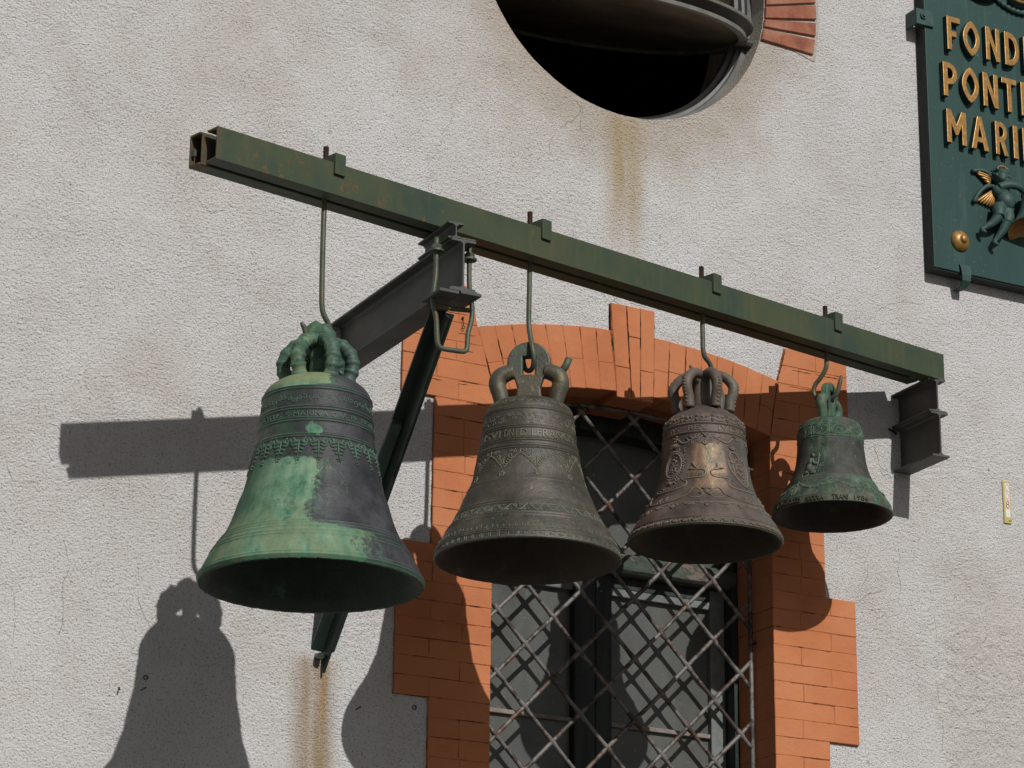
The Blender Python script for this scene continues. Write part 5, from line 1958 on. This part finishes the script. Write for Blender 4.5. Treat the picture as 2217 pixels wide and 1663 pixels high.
def glyph(ch):
    """letters drawn in a 1 x 1 box: list of outlines (first solid, later ones holes), width"""
    t = 0.20
    def arc_(cx_, cy, rx, ry, a0, a1, n=10):
        return [(cx_ + rx * math.cos(R(a0 + (a1 - a0) * k / n)), cy + ry * math.sin(R(a0 + (a1 - a0) * k / n))) for k in range(n + 1)]
    if ch == 'F':
        return [[(0, 0), (t, 0), (t, .40), (.42, .40), (.42, .57), (t, .57), (t, .83), (.60, .83), (.60, 1), (0, 1)]]
    if ch == 'E':
        return [[(0, 0), (.58, 0), (.58, .17), (t, .17), (t, .42), (.45, .42), (.45, .58), (t, .58), (t, .83), (.58, .83), (.58, 1), (0, 1)]]
    if ch == 'O':
        def lens(y0, y1, w, n=14):
            L = [(0.40 - w * math.sin(math.pi * k / n) ** 0.72, y0 + (y1 - y0) * k / n) for k in range(n + 1)]
            Rr = [(0.80 - p[0], p[1]) for p in reversed(L[1:-1])]
            return L + Rr
        return [lens(-0.03, 1.03, 0.40), lens(0.18, 0.82, 0.20)]
    if ch == 'N':
        return [[(0, 0), (.19, 0), (.19, .62), (.48, 0), (.66, 0), (.66, 1), (.47, 1), (.47, .40), (.19, 1), (0, 1)]]
    if ch == 'D':
        return [[(0, 0), (.22, 0)] + arc_(.22, .5, .46, .5, -80, 80) + [(.22, 1), (0, 1)], [(t, .18)] + arc_(.24, .5, .25, .32, -80, 80) + [(t, .82)]]
    if ch == 'P':
        return [[(0, 0), (t, 0), (t, .36)] + arc_(.26, .68, .36, .32, -85, 88) + [(0, 1)], [(t, .53)] + arc_(.26, .685, .17, .155, -80, 80, 8) + [(t, .84)]]
    if ch == 'T':
        return [[(.25, 0), (.45, 0), (.45, .83), (.70, .83), (.70, 1), (0, 1), (0, .83), (.25, .83)]]
    if ch == 'I':
        return [[(0, 0), (t, 0), (t, 1), (0, 1)]]
    if ch == 'M':
        return [[(0, 0), (.19, 0), (.19, .56), (.36, .26), (.45, .26), (.62, .56), (.62, 0), (.81, 0), (.81, 1), (.62, 1), (.405, .58), (.19, 1), (0, 1)]]
    if ch == 'A':
        return [[(0, 0), (.20, 0), (.25, .22), (.49, .22), (.54, 0), (.74, 0), (.46, 1), (.28, 1)], [(.29, .38), (.45, .38), (.37, .74)]]
    if ch == 'R':
        return [[(0, 0), (t, 0), (t, .38), (.25, .38), (.44, 0), (.66, 0), (.45, .42)] + arc_(.28, .70, .33, .30, -50, 88, 9) + [(0, 1)], [(t, .55)] + arc_(.26, .70, .16, .15, -80, 80, 8) + [(t, .85)]]


for word, z0, z1, xs in (('FONDE', 6.326, 6.471, ((6.256, 6.322), (6.334, 6.417), (6.446, 6.515), (6.540, 6.612), (6.635, 6.700))),
                         ('PONTI', 6.122, 6.267, ((6.228, 6.297), (6.319, 6.402), (6.422, 6.496), (6.515, 6.589), (6.610, 6.634))),
                         ('MARIN', 5.927, 6.068, ((6.236, 6.331), (6.353, 6.439), (6.472, 6.535), (6.560, 6.583), (6.607, 6.680)))):
    for ch, (xa, xb) in zip(word, xs):
        gl = glyph(ch)
        w = max(p[0] for p in gl[0])
        h = z1 - z0
        sp = [[(xa + p[0] / w * (xb - xa), z0 + p[1] * h) for p in s] for s in gl]
        vs, fs = curve_mesh(sp, 0.026, 0.002)
        mb = MB()
        mb.add([sl_((x, SYF - zz - 0.0002, y)) for x, y, zz in vs], fs)
        # gilded face, green painted sides
        me = mb.mesh('letter', [SIGN, GOLD])
        for p in me.polygons:
            if p.normal.y < -0.35:
                p.material_index = 1
        link('letter', me, None, sg)
# gold dome stud with a nub
q = MB()
rings = []
for r, h in ((0.0425, 0.0), (0.0425, 0.004), (0.039, 0.011), (0.030, 0.019), (0.020, 0.024), (0.0135, 0.026), (0.0130, 0.033), (0.009, 0.036)):
    rings.append([sl_((6.293 + r * math.cos(2 * math.pi * k / 28), SYF - h, 5.534 + r * math.sin(2 * math.pi * k / 28))) for k in range(28)])
q.loops(rings)
q.build('stud', GOLD, sg, smooth=True)
# clips that hold the board
q = MB()
q.box(sl_((6.122, SYF - 0.010, 6.412)), sl_((6.205, SYF - 0.002, 6.478)))
q.box(sl_((6.122, SYF - 0.002, 6.412)), sl_((6.131, 0.01, 6.478)))
cl = q.build('side_clip', CLIPGREEN, sg, bevel=0.0015)
q = MB()
c0 = sl_((6.152, SYF - 0.010, 6.449))
q.loops([[c0 + Vector((0.014 * math.cos(2 * math.pi * k / 16), -h, 0.014 * math.sin(2 * math.pi * k / 16))) for k in range(16)] for h in (0, 0.007)])
q.loops([[c0 + Vector((0.008 * math.cos(2 * math.pi * k / 6), -h, 0.008 * math.sin(2 * math.pi * k / 6))) for k in range(6)] for h in (0.007, 0.013)])
q.build('bolt', CLIPGREEN, cl)
q = MB()
prof = [(SYF - 0.006, 5.436), (SYF - 0.012, 5.420), (SYF - 0.013, 5.395), (SYF - 0.010, 5.372), (SYF + 0.010, 5.352), (SYF + 0.035, 5.348), (0.0, 5.352)]
n = len(prof)
rings = []
for i, (yy, zz) in enumerate(prof):
    xa, xb = 6.283 + 0.003 * i, 6.336 - 0.002 * i
    rings.append([sl_((xa, yy, zz)), sl_((xb, yy, zz)), sl_((xb, yy + 0.004, zz + 0.004)), sl_((xa, yy + 0.004, zz + 0.004))])
q.loops(rings)
q.build('bottom_clip', CLIPGREEN, sg, bevel=0.001)
# rope border and lower edge of the emblem at the top of the board
q = MB()
N = 70
pts, rad = [], []
for k in range(N + 1):
    a = R(232 + 150 * k / N)
    pts.append(sl_((6.632 + 0.195 * math.cos(a), SYF - 0.008, 6.778 + 0.195 * math.sin(a))))
    rad.append(0.0105 + 0.0028 * math.sin(k * 1.9))
q.tube(pts, rad, 8)
rope = q.build('rope_border', CLIPGREEN, sg, smooth=True)
q = MB()
q.tube([sl_(p) for p in smooth_path([(6.40, SYF - 0.008, 6.605), (6.44, SYF - 0.014, 6.600), (6.48, SYF - 0.016, 6.606), (6.515, SYF - 0.012, 6.625), (6.53, SYF - 0.008, 6.65)], 5)], 0.016, 10)
q.build('swag', SIGNEDGE, sg, smooth=True)
q = MB()
q.blob(sl_((6.632, SYF - 0.004, 6.668)), (0.060, 0, 0), (0, 0, 0.070), (0, -0.030, 0), 20, 8)
q.build('emblem', SIGN, sg, smooth=True)
q = MB()
q.tube([sl_((6.632 + 0.045 * math.cos(2 * math.pi * k / 30), SYF - 0.030, 6.632 + 0.014 * math.sin(2 * math.pi * k / 30))) for k in range(31)], 0.006, 8)
q.build('emblem_rim', GOLD, sg, smooth=True)

# cherub: one continuous modelled body, gilded wings, leaning on a relief bell
q = MB()


def cp(x, z, h):
    return sl_((x, SYF - h, z))


def ell(x, z, h, rx, rz, rh, n=18, m_=12):
    q.blob(cp(x, z, h), (rx, 0, 0), (0, 0, rz), (0, -rh, 0), n, m_)


def limb(pts, rads):
    q.tube(smooth_path([cp(*p) for p in pts], 6), [rads[0] + (rads[-1] - rads[0]) * k / (6 * (len(pts) - 1)) for k in range(6 * (len(pts) - 1) + 1)], 14)


ell(6.480, 5.826, 0.036, 0.033, 0.036, 0.034)                # head
ell(6.497, 5.811, 0.052, 0.015, 0.015, 0.015)                # cheeks
ell(6.470, 5.810, 0.056, 0.016, 0.015, 0.015)
ell(6.489, 5.798, 0.056, 0.011, 0.009, 0.011)                # chin
ell(6.495, 5.818, 0.068, 0.0062, 0.0085, 0.0085)             # nose
ell(6.493, 5.8065, 0.067, 0.0075, 0.0030, 0.0050)            # lips
ell(6.482, 5.836, 0.060, 0.022, 0.010, 0.012)                # brow
ell(6.452, 5.822, 0.036, 0.006, 0.010, 0.010)                # ear
ell(6.478, 5.787, 0.032, 0.022, 0.018, 0.022)                # neck
ell(6.480, 5.765, 0.032, 0.040, 0.030, 0.028)                # chest
ell(6.494, 5.724, 0.040, 0.038, 0.040, 0.034)                # belly
ell(6.482, 5.692, 0.032, 0.040, 0.026, 0.028)                # hips
limb([(6.464, 5.698, 0.034), (6.454, 5.674, 0.046), (6.450, 5.650, 0.050)], (0.0275, 0.0235))
limb([(6.450, 5.652, 0.048), (6.425, 5.622, 0.038), (6.394, 5.600, 0.026)], (0.0215, 0.0110))
ell(6.383, 5.590, 0.028, 0.011, 0.015, 0.012)
ell(6.389, 5.580, 0.034, 0.009, 0.007, 0.009)
limb([(6.500, 5.688, 0.032), (6.498, 5.660, 0.046), (6.488, 5.632, 0.048)], (0.0275, 0.0225))
limb([(6.488, 5.634, 0.046), (6.470, 5.596, 0.038), (6.447, 5.560, 0.026)], (0.0210, 0.0105))
ell(6.440, 5.549, 0.028, 0.011, 0.014, 0.012)
ell(6.447, 5.540, 0.034, 0.009, 0.006, 0.009)
limb([(6.462, 5.776, 0.044), (6.500, 5.788, 0.062), (6.540, 5.788, 0.064), (6.568, 5.778, 0.058)], (0.0185, 0.0120))
ell(6.574, 5.777, 0.058, 0.013, 0.009, 0.008)                # hand laid on the bell
for k in range(4):
    q.tube([cp(6.578, 5.784 - 0.005 * k, 0.060), cp(6.592, 5.783 - 0.006 * k, 0.060), cp(6.600, 5.778 - 0.006 * k, 0.054)], [0.0036, 0.0034, 0.0028], 7)
q.tube([cp(6.570, 5.788, 0.060), cp(6.578, 5.798, 0.060)], [0.004, 0.003], 7)
ch = q.build('cherub', CLIPGREEN, sg)
rmod = ch.modifiers.new('union', 'REMESH')
rmod.mode = 'VOXEL'
rmod.voxel_size = 0.0022
smo = ch.modifiers.new('soften', 'SMOOTH')
smo.iterations = 3
smo.factor = 0.5
dg = bpy.context.evaluated_depsgraph_get()
me2 = bpy.data.meshes.new_from_object(ch.evaluated_get(dg))
bpy.data.objects.remove(ch)
me2.materials.clear()
me2.materials.append(CLIPGREEN)
ch = link('cherub', me2, None, sg, smooth=True)
random.seed(21)
q = MB()
for k in range(34):
    a = R(random.uniform(15, 205))
    q.blob(sl_((6.478 + 0.031 * math.cos(a), SYF - random.uniform(0.010, 0.055), 5.832 + 0.030 * math.sin(a))), (0.0085, 0, 0), (0, 0, 0.007), (0, -0.007, 0), 6, 4)
q.build('hair', CLIPGREEN, ch, smooth=True)
q = MB()
for k in range(8):
    a = R(35 + 16 * k)
    q.blob(sl_((6.480 + 0.031 * math.cos(a), SYF - 0.050, 5.838 + 0.028 * math.sin(a))), (0.0060, 0, 0), (0, 0, 0.0045), (0, -0.0045, 0), 6, 4)
q.build('curl', GOLD, ch, smooth=True)


def feather(q, base, tip, w, y0, y1):
    b, t = Vector((base[0], y0, base[1])), Vector((tip[0], y1, tip[1]))
    P = [sl_(b + (t - b) * f) for f in (0, 0.3, 0.65, 0.9, 1)]
    q.tube(P, [w * 0.6, w, w * 0.95, w * 0.6, w * 0.15], 7)


q = MB()
for k in range(5):
    f = k / 4
    feather(q, (6.452 - 0.004 * k, 5.823 - 0.009 * k), (6.368 + 0.016 * k, 5.840 - 0.010 * k), 0.0072, SYF - 0.020, SYF - 0.010)
for k in range(6):
    f = k / 5
    feather(q, (6.462 - 0.002 * k, 5.776 - 0.005 * k), (6.376 + 0.015 * k, 5.712 - 0.003 * k), 0.0080, SYF - 0.022, SYF - 0.009)
q.build('wing', GOLD, ch, smooth=True)
q = MB()
q.tube([sl_(p) for p in smooth_path([(6.458, SYF - 0.02, 5.818), (6.43, SYF - 0.020, 5.838), (6.40, SYF - 0.016, 5.845), (6.362, SYF - 0.008, 5.837)], 4)], 0.0085, 8)
q.tube([sl_(p) for p in smooth_path([(6.462, SYF - 0.02, 5.786), (6.425, SYF - 0.022, 5.782), (6.388, SYF - 0.018, 5.752), (6.362, SYF - 0.008, 5.706)], 4)], 0.0090, 8)
q.build('wing_arm', CLIPGREEN, ch, smooth=True)
# relief bell on the board, leaning outwards, gilded inside
bx, bz = 6.618, 5.612
tilt = R(-5)
bp = [(0.118, 0.0), (0.112, 0.012), (0.095, 0.035), (0.079, 0.066), (0.068, 0.105), (0.062, 0.142), (0.055, 0.170), (0.040, 0.186), (0.012, 0.192)]


def bell_pt(r, z, a):
    x, y = r * math.cos(a), r * math.sin(a)
    yy = y * math.cos(R(24)) + z * math.sin(R(24)) * 0.0
    p = Vector((x, y * 0.62, z - y * 0.36))
    p = Vector((p.x * math.cos(tilt) - p.z * math.sin(tilt), p.y, p.x * math.sin(tilt) + p.z * math.cos(tilt)))
    return sl_((bx + p.x, SYF - 0.055 + p.y, bz + p.z))


q = MB()
q.loops([[bell_pt(r, z, 2 * math.pi * k / 40) for k in range(40)] for r, z in bp], cap=False)
bl = q.build('relief_bell', CLIPGREEN, sg, smooth=True)
q = MB()
inn = [(0.117, 0.0005), (0.104, 0.012), (0.080, 0.045), (0.058, 0.085), (0.045, 0.120), (0.001, 0.135)]
q.loops([[bell_pt(r, z, 2 * math.pi * k / 40) for k in range(40)] for r, z in inn], cap=False)
q.build('bell_lining', GOLD, bl, smooth=True)
q = MB()
for s in (-1, 0, 1):
    c0 = bell_pt(0.001, 0.193, 0)
    q.tube([c0 + Vector((s * 0.010, 0, 0)), c0 + Vector((s * 0.026, 0, 0.014)), c0 + Vector((s * 0.024, 0, 0.028)), c0 + Vector((s * 0.006, 0, 0.032))], 0.007, 8)
q.build('bell_crown', CLIPGREEN, bl, smooth=True)

# ------------------------------------------------------------------ number tag on the wall
tg = empty('number_tag', (6.51, 0, 4.456), 'narrow yellow plastic number tag with a red 8, right of the smallest bell', 'number tag')


def tl(x, y, z):
    return Vector((x, y, z)) - tg.location


q = MB()
q.loops([[tl(*p) for p in ((6.493, -0.006, 4.4565), (6.528, -0.006, 4.4565), (6.527, -0.006, 4.6225), (6.4915, -0.006, 4.6215))], [tl(*p) for p in ((6.493, 0.0, 4.4565), (6.528, 0.0, 4.4565), (6.527, 0.0, 4.6225), (6.4915, 0.0, 4.6215))]])
q.build('plate', TAGYEL, tg, bevel=0.001)
for k in range(4):
    za = 4.613 - k * 0.0340
    x = 6.511
    q = MB()
    q.box(tl(x - 0.0105, -0.0068, za - 0.0315), tl(x + 0.0105, -0.0062, za))
    q.build('number_card', TAGWHITE, tg)
    q = MB()
    zc = za - 0.0158

    def ov(cz, rx, rz, rad_):
        q.tube([tl(x + rx * math.cos(2 * math.pi * j / 20), -0.0070, cz + rz * math.sin(2 * math.pi * j / 20)) for j in range(21)], rad_, 5)
    if k < 2:
        ov(zc, 0.0066, 0.0125, 0.0011)
        q.build('digit', PINK, tg)
    elif k == 2:
        ov(zc + 0.0066, 0.0058, 0.0056, 0.0015)
        ov(zc - 0.0064, 0.0066, 0.0066, 0.0015)
        q.build('digit', RED, tg)
q = MB()
for k in range(6):
    q.box(tl(6.513 + k * 0.0022, -0.0066, 4.4645 + 0.0002 * (k % 2)), tl(6.5147 + k * 0.0022, -0.0062, 4.4675 + 0.0006 * (k % 3)))
q.build('small_print', INK, tg)


# ------------------------------------------------------------------ small fixings left in the wall
def plug(x, z, label):
    q = MB()
    rings = []
    for r, h in ((0.0085, 0.002), (0.0085, -0.003), (0.0052, -0.003), (0.0040, 0.001)):
        rings.append([(r * math.cos(2 * math.pi * k / 16), h, r * math.sin(2 * math.pi * k / 16)) for k in range(16)])
    q.loops(rings)
    o = q.build('wall_plug', PLUG)
    o.location = (x, 0, z)
    tag(o, label, 'wall plug', 'plugs left in the plaster')


plug(4.027, 3.478, 'grey plastic plug in the plaster just left of the orange brick jamb')
plug(3.093, 3.469, 'grey plastic plug in the plaster within the shadow of the largest bell')


def nail(x, z, dx, dz, label, r=0.0019):
    q = MB()
    q.tube([(0, 0.004, 0), (dx * 0.4, -0.010, dz * 0.4), (dx, -0.016, dz)], [r, r, r * 0.8], 7)
    q.blob((dx, -0.017, dz), (r * 1.7, 0, 0), (0, 0, r * 1.7), (0, -0.002, 0), 8, 4)
    o = q.build('nail', NAIL, smooth=True)
    o.location = (x, 0, z)
    tag(o, label, 'nail', 'old nails in the wall')


nail(3.008, 3.430, -0.004, -0.012, 'bent rusty nail left of the grey plug in the largest shadow')
nail(3.080, 3.427, 0.008, 0.006, 'short rusty nail just below the grey plug in the largest shadow')
nail(3.817, 3.447, 0.007, 0.008, 'rusty nail between the rust stain and the orange jamb')
nail(5.972, 4.745, 0.018, -0.020, 'thick black nail stub beside the right bracket', 0.0045)
q = MB()
q.tube([(0, 0, 0), (0.0, -0.006, -0.002), (0.001, -0.008, -0.030)], 0.0012, 6)
q.tube([(0.001 + 0.005 * math.sin(2 * math.pi * k / 14), -0.008, -0.035 + 0.005 * math.cos(2 * math.pi * k / 14)) for k in range(15)], 0.0012, 6)
q.blob((0, -0.004, 0), (0.005, 0, 0), (0, 0, 0.005), (0, -0.004, 0), 8, 4)
o = q.build('wire_loop', NAIL, smooth=True)
o.location = (4.172, -0.014, 4.846)
tag(o, 'thin wire loop hanging from a nail in the orange brick behind the stirrup', 'wire')
